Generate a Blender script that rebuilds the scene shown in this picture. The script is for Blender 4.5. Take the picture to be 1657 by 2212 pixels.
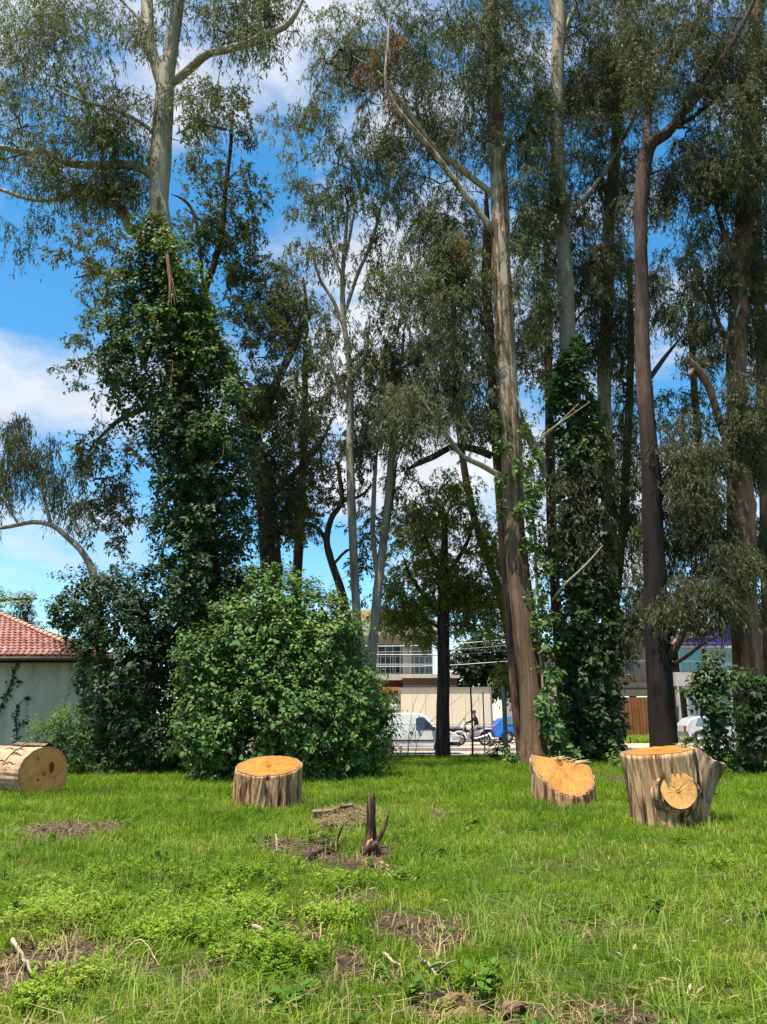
import bpy, bmesh, math, random
import numpy as np
from mathutils import Vector, Matrix

for o in list(bpy.data.objects):
    bpy.data.objects.remove(o)
SC = bpy.context.scene
COL = SC.collection
rng = np.random.default_rng(7)
random.seed(7)
R = math.radians

# ------------------------------------------------------------------ camera
EYE = 1.55
HFOC = 1640.0                      # focal length in units of a 1657 x 2212 frame
PITCH = math.atan((1554 - 1106) / HFOC)
cam_d = bpy.data.cameras.new('camera')
cam = bpy.data.objects.new('camera', cam_d)
COL.objects.link(cam)
cam_d.sensor_fit = 'VERTICAL'
cam_d.sensor_height = 36.0
cam_d.lens = 36.0 * HFOC / 2212.0
cam_d.clip_start = 0.1
cam_d.clip_end = 3000
cam.location = (0, 0, EYE)
cam.rotation_euler = (math.pi / 2 + PITCH, 0, 0)
SC.camera = cam

# ------------------------------------------------------------------ light
SUN_DIR = Vector((-0.22, -0.22, 0.95)).normalized()      # towards the sun
SUN_EL = math.asin(SUN_DIR.z)
SUN_AZ = math.atan2(SUN_DIR.x, SUN_DIR.y)
sun_d = bpy.data.lights.new('sun', 'SUN')
sun_d.energy = 5.0
sun_d.angle = R(0.5)
sun_d.color = (1.0, 0.93, 0.80)
sun = bpy.data.objects.new('sun', sun_d)
COL.objects.link(sun)
sun.rotation_euler = SUN_DIR.to_track_quat('Z', 'Y').to_euler()
sun.location = (0, 0, 60)
SC.view_settings.view_transform = 'Standard'
SC.view_settings.look = 'None'
SC.view_settings.exposure = 0.9
SC.view_settings.gamma = 1.0
SC.view_settings.use_curve_mapping = False
SC.cycles.max_bounces = 8
SC.cycles.transparent_max_bounces = 8

FW = np.array([0, math.cos(PITCH), math.sin(PITCH)])
UP = np.array([0, -math.sin(PITCH), math.cos(PITCH)])


def vray(px, py):
    return FW + UP * ((1106 - py) / HFOC) + np.array([1.0, 0, 0]) * ((px - 828.5) / HFOC)


def P(px, py, Y):
    d = vray(px, py)
    return np.array([0, 0, EYE]) + d * (Y / d[1])


def S(py, Y):
    return Y / vray(828.5, py)[1] / HFOC


def G(px, py):
    d = vray(px, py)
    return np.array([0, 0, EYE]) + d * (-EYE / d[2])


# ------------------------------------------------------------------ sky
def build_world():
    w = bpy.data.worlds.new('World')
    SC.world = w
    w.use_nodes = True
    nt = w.node_tree
    nt.nodes.clear()
    N = nt.nodes.new
    L = nt.links.new
    out = N('ShaderNodeOutputWorld')
    bg = N('ShaderNodeBackground')
    bg.inputs['Strength'].default_value = 0.14
    L(bg.outputs[0], out.inputs[0])
    sky = N('ShaderNodeTexSky')
    sky.sky_type = 'NISHITA'
    sky.sun_disc = False
    sky.sun_elevation = SUN_EL
    sky.sun_rotation = SUN_AZ % (2 * math.pi)
    sky.air_density = 1.0
    sky.dust_density = 0.4
    sky.ozone_density = 2.5
    hs = N('ShaderNodeHueSaturation')
    hs.inputs['Saturation'].default_value = 1.32
    hs.inputs['Value'].default_value = 0.92
    hs.inputs['Hue'].default_value = 0.487
    L(sky.outputs[0], hs.inputs['Color'])
    tc = N('ShaderNodeTexCoord')
    nrm = N('ShaderNodeVectorMath'); nrm.operation = 'NORMALIZE'
    L(tc.outputs['Generated'], nrm.inputs[0])
    mp = N('ShaderNodeMapping')
    mp.inputs['Scale'].default_value = (1.0, 1.0, 2.2)
    L(nrm.outputs[0], mp.inputs[0])
    nz = N('ShaderNodeTexNoise')
    nz.inputs['Scale'].default_value = 4.8
    nz.inputs['Detail'].default_value = 9
    nz.inputs['Roughness'].default_value = 0.56
    nz.inputs['Distortion'].default_value = 0.35
    L(mp.outputs[0], nz.inputs['Vector'])
    acc = N('ShaderNodeMath'); acc.operation = 'MULTIPLY_ADD'
    acc.inputs[1].default_value = 3.6
    acc.inputs[2].default_value = -1.58
    L(nz.outputs['Fac'], acc.inputs[0])
    last = acc.outputs[0]
    # broad cloud banks and clear gaps, by direction
    blobs = [(30, 60, .20, .75), (-60, 470, .10, .35), (40, 830, .14, .62), (120, 960, .12, .35), (40, 1235, .10, .45),
             (640, 90, .16, .55), (780, 560, .10, .40), (930, 1010, .08, .45), (1250, 650, .40, .42), (1150, 1150, .22, .30),
             (60, 640, .14, -.75), (30, 1100, .08, -.3), (520, 300, .16, -.6), (660, 1230, .10, -.5), (560, 560, .12, -.5),
             (1480, 830, .08, -.6), (1250, 300, .10, -.4), (60, 1330, .06, -.2)]
    for (px, py, rad, amp) in blobs:
        d = vray(px, py); d = d / np.linalg.norm(d)
        c = (d[0], d[1], d[2] * 2.2)
        ds = N('ShaderNodeVectorMath'); ds.operation = 'DISTANCE'
        ds.inputs[1].default_value = c
        L(mp.outputs[0], ds.inputs[0])
        mr = N('ShaderNodeMapRange'); mr.interpolation_type = 'SMOOTHSTEP'
        mr.inputs['From Min'].default_value = rad * 1.9
        mr.inputs['From Max'].default_value = rad * 0.2
        mr.inputs['To Min'].default_value = 0
        mr.inputs['To Max'].default_value = amp
        L(ds.outputs['Value'], mr.inputs['Value'])
        ad = N('ShaderNodeMath'); ad.operation = 'ADD'
        L(last, ad.inputs[0]); L(mr.outputs[0], ad.inputs[1])
        last = ad.outputs[0]
    cl = N('ShaderNodeMapRange'); cl.interpolation_type = 'SMOOTHSTEP'
    cl.inputs['From Min'].default_value = 0.0
    cl.inputs['From Max'].default_value = 1.1
    cl.inputs['To Max'].default_value = 0.88
    L(last, cl.inputs['Value'])
    mix = N('ShaderNodeMix'); mix.data_type = 'RGBA'
    L(cl.outputs[0], mix.inputs['Factor'])
    L(hs.outputs[0], mix.inputs['A'])
    nz2 = N('ShaderNodeTexNoise'); nz2.inputs['Scale'].default_value = 5.0; nz2.inputs['Detail'].default_value = 6
    L(mp.outputs[0], nz2.inputs['Vector'])
    cr = N('ShaderNodeValToRGB')
    cr.color_ramp.elements[0].position = .34; cr.color_ramp.elements[0].color = (2.7, 2.8, 3.0, 1)
    cr.color_ramp.elements[1].position = .62; cr.color_ramp.elements[1].color = (3.95, 3.95, 4.0, 1)
    L(nz2.outputs['Fac'], cr.inputs[0]); L(cr.outputs[0], mix.inputs['B'])
    L(mix.outputs['Result'], bg.inputs['Color'])


build_world()

# ------------------------------------------------------------------ noise helpers
_H = np.random.default_rng(99).random(8192)


def _hash(i, j, k):
    return _H[(i * 374761 + j * 668265 + k * 96737) % 8192]


def vn(x, y, z=0.0):
    x, y, z = np.broadcast_arrays(np.asarray(x, float), np.asarray(y, float), np.asarray(z, float))
    xi, yi, zi = np.floor(x).astype(np.int64), np.floor(y).astype(np.int64), np.floor(z).astype(np.int64)
    fx, fy, fz = x - xi, y - yi, z - zi
    fx = fx * fx * (3 - 2 * fx); fy = fy * fy * (3 - 2 * fy); fz = fz * fz * (3 - 2 * fz)
    r = 0
    for a in (0, 1):
        for b in (0, 1):
            for c in (0, 1):
                r = r + _hash(xi + a, yi + b, zi + c) * (fx if a else 1 - fx) * (fy if b else 1 - fy) * (fz if c else 1 - fz)
    return r


def gz(x, y):
    """height of the lawn"""
    x = np.asarray(x, float); y = np.asarray(y, float)
    fade = np.clip((31.0 - y) / 3.0, 0, 1)
    return (0.10 * (vn(x * .45 + 3, y * .45 + 7) - .5) + 0.05 * (vn(x * 1.6, y * 1.6, 4) - .5)) * fade


def norm(a):
    return a / np.maximum(np.linalg.norm(a, axis=-1, keepdims=True), 1e-9)


# ------------------------------------------------------------------ mesh helpers
def mesh_np(name, V, quads=None, tris=None, smooth=True):
    V = np.asarray(V, np.float32).reshape(-1, 3)
    me = bpy.data.meshes.new(name)
    q = np.zeros((0, 4), np.int32) if quads is None else np.asarray(quads, np.int32).reshape(-1, 4)
    t = np.zeros((0, 3), np.int32) if tris is None else np.asarray(tris, np.int32).reshape(-1, 3)
    me.vertices.add(len(V))
    me.vertices.foreach_set('co', V.ravel())
    loops = np.concatenate([q.ravel(), t.ravel()]).astype(np.int32)
    me.loops.add(len(loops))
    me.loops.foreach_set('vertex_index', loops)
    tot = np.concatenate([np.full(len(q), 4, np.int32), np.full(len(t), 3, np.int32)])
    st = np.concatenate([[0], np.cumsum(tot)[:-1]]).astype(np.int32) if len(tot) else tot
    me.polygons.add(len(tot))
    me.polygons.foreach_set('loop_start', st)
    me.polygons.foreach_set('loop_total', tot)
    me.polygons.foreach_set('use_smooth', np.full(len(tot), smooth))
    me.update(calc_edges=True)
    return me


def link(name, me, mat, parent=None, kind=None, loc=None, label=None):
    o = bpy.data.objects.new(name, me)
    COL.objects.link(o)
    if mat is not None and len(me.materials) == 0:
        me.materials.append(mat)
    if parent is not None:
        o.parent = parent
    if loc is not None:
        o.location = loc
    if kind:
        o['kind'] = kind
    if label:
        o['label'] = label
    return o


def tag(o, label, cat, group=None, kind=None):
    o['label'] = label
    if cat:
        o['category'] = cat
    if group:
        o['group'] = group
    if kind:
        o['kind'] = kind
    return o


def thing(name, label, cat, loc=(0, 0, 0), rz=0.0, group=None, kind=None):
    o = bpy.data.objects.new(name, None)
    o.empty_display_size = 0.2
    COL.objects.link(o)
    o.location = tuple(float(v) for v in loc)
    o.rotation_euler = (0, 0, rz)
    return tag(o, label, cat, group, kind)


class MB:
    """collects vertices and quads / tris into one mesh"""
    def __init__(self):
        self.V, self.Q, self.T, self.n = [], [], [], 0

    def add(self, V, Q=None, T=None):
        V = np.asarray(V, float).reshape(-1, 3)
        if Q is not None and len(Q):
            self.Q.append(np.asarray(Q, np.int64).reshape(-1, 4) + self.n)
        if T is not None and len(T):
            self.T.append(np.asarray(T, np.int64).reshape(-1, 3) + self.n)
        self.V.append(V); self.n += len(V)
        return self

    def box(self, x0, x1, y0, y1, z0, z1):
        V = [(x0, y0, z0), (x1, y0, z0), (x1, y1, z0), (x0, y1, z0), (x0, y0, z1), (x1, y0, z1), (x1, y1, z1), (x0, y1, z1)]
        return self.add(V, [(0, 3, 2, 1), (4, 5, 6, 7), (0, 1, 5, 4), (1, 2, 6, 5), (2, 3, 7, 6), (3, 0, 4, 7)])

    def tube(self, pts, rad, sides=8, cap=True):
        V, Q = tube(np.asarray(pts, float), rad, sides)
        n = self.n
        self.add(V, Q)
        if cap:
            pts = np.asarray(pts, float)
            k = len(V) // sides
            self.add(np.vstack([V[:sides], pts[0][None]]), T=[(i, sides, (i + 1) % sides) for i in range(sides)])
            self.add(np.vstack([V[-sides:], pts[-1][None]]), T=[((i + 1) % sides, sides, i) for i in range(sides)])
        return self

    def data(self):
        V = np.vstack(self.V)
        Q = np.vstack(self.Q) if self.Q else None
        T = np.vstack(self.T) if self.T else None
        return V, Q, T

    def build(self, name, mat, parent=None, off=(0, 0, 0), smooth=False, kind=None, label=None, bevel=0.0):
        V, Q, T = self.data()
        o = link(name, mesh_np(name, V - np.asarray(off, float), Q, T, smooth), mat, parent, kind, label=label)
        if bevel:
            m = o.modifiers.new('bevel', 'BEVEL'); m.width = bevel; m.segments = 2; m.limit_method = 'ANGLE'
        return o


def frames(pts):
    T = norm(np.gradient(pts, axis=0))
    n = np.array([0, -1.0, 0.0]) if abs(T[0][1]) < .9 else np.array([1.0, 0, 0])
    A = np.zeros_like(pts)
    for i in range(len(pts)):
        n = n - T[i] * np.dot(n, T[i]); n = n / (np.linalg.norm(n) + 1e-9)
        A[i] = n
    B = np.cross(T, A)
    return T, A, B


def tube(pts, rad, sides=8, rfun=None):
    pts = np.asarray(pts, float)
    rad = np.broadcast_to(np.asarray(rad, float), (len(pts),))
    T, A, B = frames(pts)
    th = np.linspace(0, 2 * np.pi, sides, endpoint=False)
    rr = rad[:, None] * np.ones((1, sides))
    if rfun is not None:
        rr = rr * rfun(th[None, :], np.arange(len(pts))[:, None], pts)
    V = pts[:, None, :] + rr[..., None] * (np.cos(th)[None, :, None] * A[:, None, :] + np.sin(th)[None, :, None] * B[:, None, :])
    i = np.arange(len(pts) - 1)[:, None]; j = np.arange(sides)[None, :]
    a = i * sides + j; b = i * sides + (j + 1) % sides
    Q = np.stack([a, b, b + sides, a + sides], -1).reshape(-1, 4)
    return V.reshape(-1, 3), Q


def tubes_batch(C, Rd, sides=4):
    """C (n,k,3) chains, Rd (n,k) radii"""
    T = norm(np.gradient(C, axis=1))
    ref = np.where(np.abs(T[..., 2:3]) > .8, np.array([1.0, 0, 0]), np.array([0, 0, 1.0]))
    A = norm(np.cross(T, ref)); B = np.cross(T, A)
    th = np.linspace(0, 2 * np.pi, sides, endpoint=False)
    V = C[:, :, None, :] + Rd[:, :, None, None] * (np.cos(th)[None, None, :, None] * A[:, :, None, :] + np.sin(th)[None, None, :, None] * B[:, :, None, :])
    n, k = C.shape[:2]
    c = np.arange(n)[:, None, None] * k * sides
    i = np.arange(k - 1)[None, :, None]; j = np.arange(sides)[None, None, :]
    a = c + i * sides + j; b = c + i * sides + (j + 1) % sides
    Q = np.stack([a, b, b + sides, a + sides], -1).reshape(-1, 4)
    return V.reshape(-1, 3), Q


def resample(ctrl, step):
    """Catmull-Rom through rows of (x, y, z, r)"""
    c = np.asarray(ctrl, float)
    c = np.vstack([2 * c[0] - c[1], c, 2 * c[-1] - c[-2]])
    out = []
    for i in range(1, len(c) - 2):
        p0, p1, p2, p3 = c[i - 1], c[i], c[i + 1], c[i + 2]
        n = max(2, int(np.linalg.norm(p2[:3] - p1[:3]) / step))
        t = np.linspace(0, 1, n, endpoint=False)[:, None]
        out.append(.5 * (2 * p1 + (p2 - p0) * t + (2 * p0 - 5 * p1 + 4 * p2 - p3) * t ** 2 + (3 * p1 - p0 - 3 * p2 + p3) * t ** 3))
    out.append(c[-2][None])
    return np.vstack(out)


def leaves_geo(Pp, D, Nn, L, W, shape='kite'):
    """leaf blades: base at Pp, along D, facing Nn"""
    D = norm(D)
    Sd = norm(np.cross(D, Nn)); Nn = np.cross(Sd, D)
    L = np.broadcast_to(L, (len(Pp),))[:, None]; W = np.broadcast_to(W, (len(Pp),))[:, None]
    n = len(Pp)
    if shape == 'kite':
        m = Pp + D * L * .42
        v = [Pp, m + Sd * W * .5 + Nn * W * .18, Pp + D * L - Nn * L * .06, m - Sd * W * .5 + Nn * W * .18]
        V = np.stack(v, 1).reshape(-1, 3)
        Q = np.arange(n)[:, None] * 4 + np.array([[0, 1, 2, 3]])
        return V, Q
    m1 = Pp + D * L * .22; m2 = Pp + D * L * .62
    v = [Pp, m1 + Sd * W * .5 + Nn * W * .14, m2 + Sd * W * .36 + Nn * W * .06, Pp + D * L - Nn * L * .16,
         m2 - Sd * W * .36 + Nn * W * .06, m1 - Sd * W * .5 + Nn * W * .14]
    V = np.stack(v, 1).reshape(-1, 3)
    b = np.arange(n)[:, None] * 6
    Q = np.concatenate([b + np.array([[0, 1, 2, 3]]), b + np.array([[0, 3, 4, 5]])], 1).reshape(-1, 4)
    return V, Q


def unit_leaf(name, mat, wl=.7):
    V, Q = leaves_geo(np.zeros((1, 3)), np.array([[0, 1.0, 0]]), np.array([[0, 0, 1.0]]), np.array([1.0]), np.array([wl]), 'hex')
    me = mesh_np(name, V, Q); me.materials.append(mat)
    return me


def leaf_objects(me, Pp, D, Nn, L, parent, off, name='leaf'):
    D = norm(D); Sd = norm(np.cross(D, Nn)); Nn = np.cross(Sd, D)
    for i in range(len(Pp)):
        o = bpy.data.objects.new(name, me)
        COL.objects.link(o)
        o.parent = parent
        M = Matrix.Identity(4)
        for r in range(3):
            M[r][0] = Sd[i][r] * L[i]; M[r][1] = D[i][r] * L[i]; M[r][2] = Nn[i][r] * L[i]
            M[r][3] = Pp[i][r] - off[r]
        o.matrix_local = M


# ------------------------------------------------------------------ materials
def srgb(r, g, b):
    f = lambda c: ((c / 255) / 12.92) if c / 255 <= .04045 else (((c / 255) + .055) / 1.055) ** 2.4
    return (f(r), f(g), f(b), 1)


class NT:
    def __init__(self, name):
        self.m = bpy.data.materials.new(name)
        self.m.use_nodes = True
        self.nt = self.m.node_tree
        self.nt.nodes.clear()
        self.out = self.N('ShaderNodeOutputMaterial')

    def N(self, t, **kw):
        n = self.nt.nodes.new(t)
        for k, v in kw.items():
            setattr(n, k, v)
        return n

    def L(self, a, b):
        self.nt.links.new(a, b)

    def coord(self, kind='Object', scale=(1, 1, 1), rot=(0, 0, 0)):
        if kind == 'World':
            src = self.N('ShaderNodeNewGeometry').outputs['Position']
        else:
            src = self.N('ShaderNodeTexCoord').outputs[kind]
        mp = self.N('ShaderNodeMapping')
        mp.inputs['Scale'].default_value = scale
        mp.inputs['Rotation'].default_value = rot
        self.L(src, mp.inputs[0])
        return mp.outputs[0]

    def noise(self, vec, scale, detail=4, rough=.55, dist=0.0):
        n = self.N('ShaderNodeTexNoise')
        n.inputs['Scale'].default_value = scale
        n.inputs['Detail'].default_value = detail
        n.inputs['Roughness'].default_value = rough
        n.inputs['Distortion'].default_value = dist
        self.L(vec, n.inputs['Vector'])
        return n.outputs['Fac']

    def ramp(self, fac, stops, interp='LINEAR'):
        r = self.N('ShaderNodeValToRGB')
        cr = r.color_ramp; cr.interpolation = interp
        while len(cr.elements) > 1:
            cr.elements.remove(cr.elements[-1])
        cr.elements[0].position = stops[0][0]; cr.elements[0].color = stops[0][1]
        for p, c in stops[1:]:
            e = cr.elements.new(p); e.color = c
        if fac is not None:
            self.L(fac, r.inputs[0])
        return r.outputs[0]

    def mix(self, f, a, b, blend='MIX'):
        m = self.N('ShaderNodeMix', data_type='RGBA', blend_type=blend)
        for s, v in (('Factor', f), ('A', a), ('B', b)):
            if hasattr(v, 'is_linked'):
                self.L(v, m.inputs[s])
            else:
                m.inputs[s].default_value = v
        return m.outputs['Result']

    def math(self, op, a, b=0.0, c=0.0):
        m = self.N('ShaderNodeMath', operation=op)
        for i, v in enumerate((a, b, c)):
            if hasattr(v, 'is_linked'):
                self.L(v, m.inputs[i])
            else:
                m.inputs[i].default_value = v
        return m.outputs[0]

    def bsdf(self, color, rough=.6, spec=.5, bump=None, bstr=.3, bdist=.02, metal=0.0, coat=0.0):
        b = self.N('ShaderNodeBsdfPrincipled')
        if hasattr(color, 'is_linked'):
            self.L(color, b.inputs['Base Color'])
        else:
            b.inputs['Base Color'].default_value = color
        if hasattr(rough, 'is_linked'):
            self.L(rough, b.inputs['Roughness'])
        else:
            b.inputs['Roughness'].default_value = rough
        b.inputs['Specular IOR Level'].default_value = spec
        b.inputs['Metallic'].default_value = metal
        b.inputs['Coat Weight'].default_value = coat
        if bump is not None:
            bp = self.N('ShaderNodeBump')
            bp.inputs['Strength'].default_value = bstr
            bp.inputs['Distance'].default_value = bdist
            self.L(bump, bp.inputs['Height'])
            self.L(bp.outputs[0], b.inputs['Normal'])
        return b

    def done(self, shader):
        self.L(shader.outputs[0] if hasattr(shader, 'outputs') else shader, self.out.inputs[0])
        return self.m


def leaf_mat(name, cols, trans=.3, rough=.6, spec=.14, wscale=.35, tint=None, tcol=None):
    """leaf blades: colour differs leaf by leaf and clump by clump"""
    t = NT(name)
    g = t.N('ShaderNodeNewGeometry')
    n = t.noise(t.coord('World'), wscale, 3)
    f = t.math('ADD', t.math('MULTIPLY', g.outputs['Random Per Island'], .62), t.math('MULTIPLY_ADD', n, 1.0, -.30))
    k = len(cols)
    col = t.ramp(f, [(i / max(1, k - 1), c) for i, c in enumerate(cols)])
    b = t.bsdf(col, rough, spec)
    if trans <= 0:
        return t.done(b)
    tr = t.N('ShaderNodeBsdfTranslucent')
    tc = t.mix(.55, col, tcol or (0.25, 0.35, 0.03, 1), 'MIX') if tint is None else t.mix(tint, col, tcol)
    t.L(tc, tr.inputs['Color'])
    mx = t.N('ShaderNodeMixShader'); mx.inputs[0].default_value = trans
    t.L(b.outputs[0], mx.inputs[1]); t.L(tr.outputs[0], mx.inputs[2])
    return t.done(mx)


def plain(name, color, rough=.6, spec=.4, var=.12, scale=6, metal=0.0, coat=0.0):
    t = NT(name)
    n = t.noise(t.coord('Object'), scale, 5)
    lo = tuple(c * (1 - var) for c in color[:3]) + (1,); hi = tuple(min(1, c * (1 + var)) for c in color[:3]) + (1,)
    return t.done(t.bsdf(t.ramp(n, [(.3, lo), (.7, hi)]), rough, spec, n, .1, .01, metal, coat))


def bark_mat(name, base, streak, dark, vs=.35, hs=5.0, pos=(.42, .55, .70), rough=.85, bstr=.6, moss=None, low=None):
    """bark: long vertical streaks over a blotchy ground"""
    t = NT(name)
    v1 = t.coord('Object', (hs, hs, vs)); v2 = t.coord('Object', (1.1, 1.1, .5)); v3 = t.coord('Object', (16, 16, 2.6))
    n1 = t.noise(v1, 1.0, 6, .62, .4); n2 = t.noise(v2, 1.0, 4, .6, .6); n3 = t.noise(v3, 1.0, 5, .6, .3)
    f = t.math('ADD', t.math('MULTIPLY', n1, .62), t.math('MULTIPLY', n2, .38))
    col = t.ramp(f, [(pos[0] - .08, base), (pos[0] + .03, base), (pos[1], streak), (pos[2], dark)])
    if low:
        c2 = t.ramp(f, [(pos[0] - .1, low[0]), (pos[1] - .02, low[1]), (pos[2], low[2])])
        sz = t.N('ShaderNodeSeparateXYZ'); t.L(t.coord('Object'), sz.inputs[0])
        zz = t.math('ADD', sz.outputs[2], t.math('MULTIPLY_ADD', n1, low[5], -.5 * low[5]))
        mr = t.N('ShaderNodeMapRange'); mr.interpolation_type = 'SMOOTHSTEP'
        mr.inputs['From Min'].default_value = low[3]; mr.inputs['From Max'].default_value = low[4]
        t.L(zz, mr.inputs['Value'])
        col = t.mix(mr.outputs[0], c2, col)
    col = t.mix(.5, col, t.ramp(n3, [(.30, (.28, .25, .23, 1)), (.5, (.9, .88, .86, 1)), (.72, (1.45, 1.4, 1.3, 1))]), 'MULTIPLY')
    if moss:
        col = t.mix(t.ramp(t.noise(t.coord('Object', (2, 2, .8)), 1.0, 4), [(.5, (0, 0, 0, 1)), (.65, (1, 1, 1, 1))]), col, moss)
    h = t.math('ADD', n1, t.math('MULTIPLY', n3, .7))
    return t.done(t.bsdf(col, rough, .25, h, bstr, .03))


def cut_mat(name, pale, mid, deep, cracks=14, ringscale=26.0):
    """sawn end grain: rings and rays round the pith, stained patches"""
    t = NT(name)
    tc = t.N('ShaderNodeTexCoord').outputs['Object']
    nz = t.N('ShaderNodeTexNoise'); nz.inputs['Scale'].default_value = 2.2; nz.inputs['Detail'].default_value = 4
    t.L(tc, nz.inputs['Vector'])
    w = t.N('ShaderNodeVectorMath', operation='MULTIPLY_ADD')
    t.L(nz.outputs['Color'], w.inputs[0]); w.inputs[1].default_value = (.16, .16, 0); t.L(tc, w.inputs[2])
    sp = t.N('ShaderNodeSeparateXYZ'); t.L(w.outputs[0], sp.inputs[0])
    x, y = t.math('SUBTRACT', sp.outputs[0], .08), t.math('SUBTRACT', sp.outputs[1], .08)
    r = t.math('SQRT', t.math('ADD', t.math('MULTIPLY', x, x), t.math('MULTIPLY', y, y)))
    rings = t.math('MULTIPLY_ADD', t.math('SINE', t.math('MULTIPLY', r, ringscale * 6.283)), .5, .5)
    ang = t.math('ARCTAN2', y, x)
    cb = t.N('ShaderNodeCombineXYZ'); t.L(t.math('MULTIPLY', ang, cracks / 4), cb.inputs[0]); t.L(t.math('MULTIPLY', r, 1.2), cb.inputs[1])
    rays = t.noise(cb.outputs[0], 1.0, 6, .7)
    blot = t.noise(t.coord('Object', (1, 1, 1)), 2.6, 5, .6, .8)
    col = t.ramp(t.math('ADD', t.math('MULTIPLY', blot, .6), t.math('MULTIPLY', rays, .4)), [(.34, deep), (.47, mid), (.60, pale)])
    col = t.mix(.22, col, t.mix(rings, (.75, .6, .45, 1), (1.15, 1.1, 1.0, 1)), 'MULTIPLY')
    col = t.mix(t.ramp(rays, [(.30, (1, 1, 1, 1)), (.36, (0, 0, 0, 1))]), col, tuple(c * .35 for c in deep[:3]) + (1,))
    saw = t.noise(t.coord('Object', (70, 3, 3), (0, 0, .5)), 1.0, 3)
    col = t.mix(t.ramp(saw, [(.42, (.45, .45, .45, 1)), (.58, (0, 0, 0, 1))]), col, tuple(c * .62 for c in mid[:3]) + (1,))
    edge = t.math('ADD', r, t.math('MULTIPLY', blot, .25))
    col = t.mix(t.ramp(edge, [(.58, (0, 0, 0, 1)), (.72, (.75, .75, .75, 1))]), col, (.21, .13, .07, 1))
    grime = t.noise(t.coord('Object', (1, 1, 1)), 5.5, 6, .7)
    col = t.mix(t.ramp(grime, [(.56, (0, 0, 0, 1)), (.68, (.6, .6, .6, 1))]), col, (.20, .12, .06, 1))
    return t.done(t.bsdf(col, .7, .25, t.math('ADD', saw, t.math('MULTIPLY', rays, 2.0)), .6, .012))


M = {}
M['bark_pale'] = bark_mat('pale smooth bark', (.30, .25, .185, 1), (.21, .16, .112, 1), (.10, .065, .042, 1), .22, 4.0, (.50, .62, .75), .7, .35)
BROWN = ((.22, .14, .095, 1), (.13, .08, .052, 1), (.045, .028, .02, 1))
M['bark_tall'] = bark_mat('cream and brown peeling bark', (.37, .32, .24, 1), (.21, .13, .08, 1), (.085, .048, .028, 1), .13, 6.0, (.44, .52, .62), .9, .9, low=BROWN + (6.5, 11.0, 8.0))
M['bark_black_shaded'] = bark_mat('black to red brown bark with shade', (.10, .060, .046, 1), (.06, .037, .029, 1), (.022, .015, .012, 1), .3, 6.0, (.42, .52, .62), .92, .9, low=((.030, .019, .016, 1), (.018, .012, .010, 1), (.008, .006, .006, 1), 9.5, 12.5, 3.0))  # dark bark; lower zone darkened further to put the trunk's shade into its colour
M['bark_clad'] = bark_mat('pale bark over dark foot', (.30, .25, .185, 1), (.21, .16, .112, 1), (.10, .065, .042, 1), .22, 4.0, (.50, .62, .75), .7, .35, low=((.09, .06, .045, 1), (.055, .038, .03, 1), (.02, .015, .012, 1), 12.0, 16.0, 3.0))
M['bark_strip'] = bark_mat('peeling bark', (.46, .40, .30, 1), (.27, .17, .10, 1), (.10, .055, .03, 1), .16, 6.0, (.44, .52, .62), .85, .7)
M['bark_olive'] = bark_mat('olive bark', (.33, .30, .20, 1), (.24, .19, .11, 1), (.10, .07, .04, 1), .18, 5.0, (.46, .56, .68), .8, .5)
M['bark_brown'] = bark_mat('brown rough bark', (.24, .17, .12, 1), (.15, .095, .06, 1), (.06, .04, .028, 1), .5, 7.0, (.42, .52, .62), .95, 1.0)
M['bark_dark'] = bark_mat('dark furrowed bark', (.085, .052, .042, 1), (.05, .032, .027, 1), (.02, .014, .012, 1), .5, 7.0, (.42, .52, .62), .95, 1.0)
M['bark_red'] = bark_mat('reddish brown bark', (.24, .13, .085, 1), (.14, .075, .05, 1), (.06, .035, .025, 1), .25, 6.0, (.42, .52, .62), .9, .8)
M['bark_grey'] = bark_mat('grey slim bark', (.29, .26, .21, 1), (.20, .165, .12, 1), (.13, .09, .06, 1), .4, 6.0, (.46, .56, .68), .8, .4)
M['twig'] = plain('dark twig bark', (.075, .055, .045, 1), .9, .2, .4)
M['twig_pale'] = plain('pale dry twig', (.33, .26, .18, 1), .9, .2, .35)

M['euc'] = leaf_mat('long grey green leaves', [(.048, .056, .030, 1), (.090, .104, .052, 1), (.145, .155, .080, 1), (.22, .205, .13, 1)], .3, .58, .14)
M['euc_dark'] = leaf_mat('dull olive gum leaves', [(.034, .037, .022, 1), (.066, .069, .036, 1), (.108, .104, .056, 1), (.165, .148, .095, 1)], .26, .58, .14)
M['brownleaf'] = leaf_mat('brownish broad leaves', [(.030, .030, .017, 1), (.054, .055, .027, 1), (.090, .088, .042, 1), (.16, .13, .07, 1)], .24, .58, .14)
M['lime'] = leaf_mat('yellow green leaves', [(.11, .125, .03, 1), (.19, .22, .042, 1), (.28, .30, .06, 1), (.35, .33, .11, 1)], .42, .58, .14)
M['bush'] = leaf_mat('broad fresh green leaves', [(.026, .070, .018, 1), (.056, .128, .029, 1), (.112, .195, .042, 1), (.24, .315, .08, 1)], .26, .55, .2, .6)
M['ivy_dark'] = leaf_mat('deep green ivy leaves', [(.009, .024, .011, 1), (.016, .038, .015, 1), (.026, .056, .019, 1), (.055, .09, .027, 1)], .18, .5, .2, .7)
M['ivy'] = leaf_mat('dark ivy leaves', [(.012, .032, .013, 1), (.023, .053, .018, 1), (.040, .080, .024, 1), (.085, .130, .036, 1)], .22, .5, .22, .7)
M['ivy_light'] = leaf_mat('bright ivy leaves', [(.032, .080, .026, 1), (.062, .130, .034, 1), (.10, .18, .045, 1), (.16, .235, .06, 1)], .3, .5, .22, .7)
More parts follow.
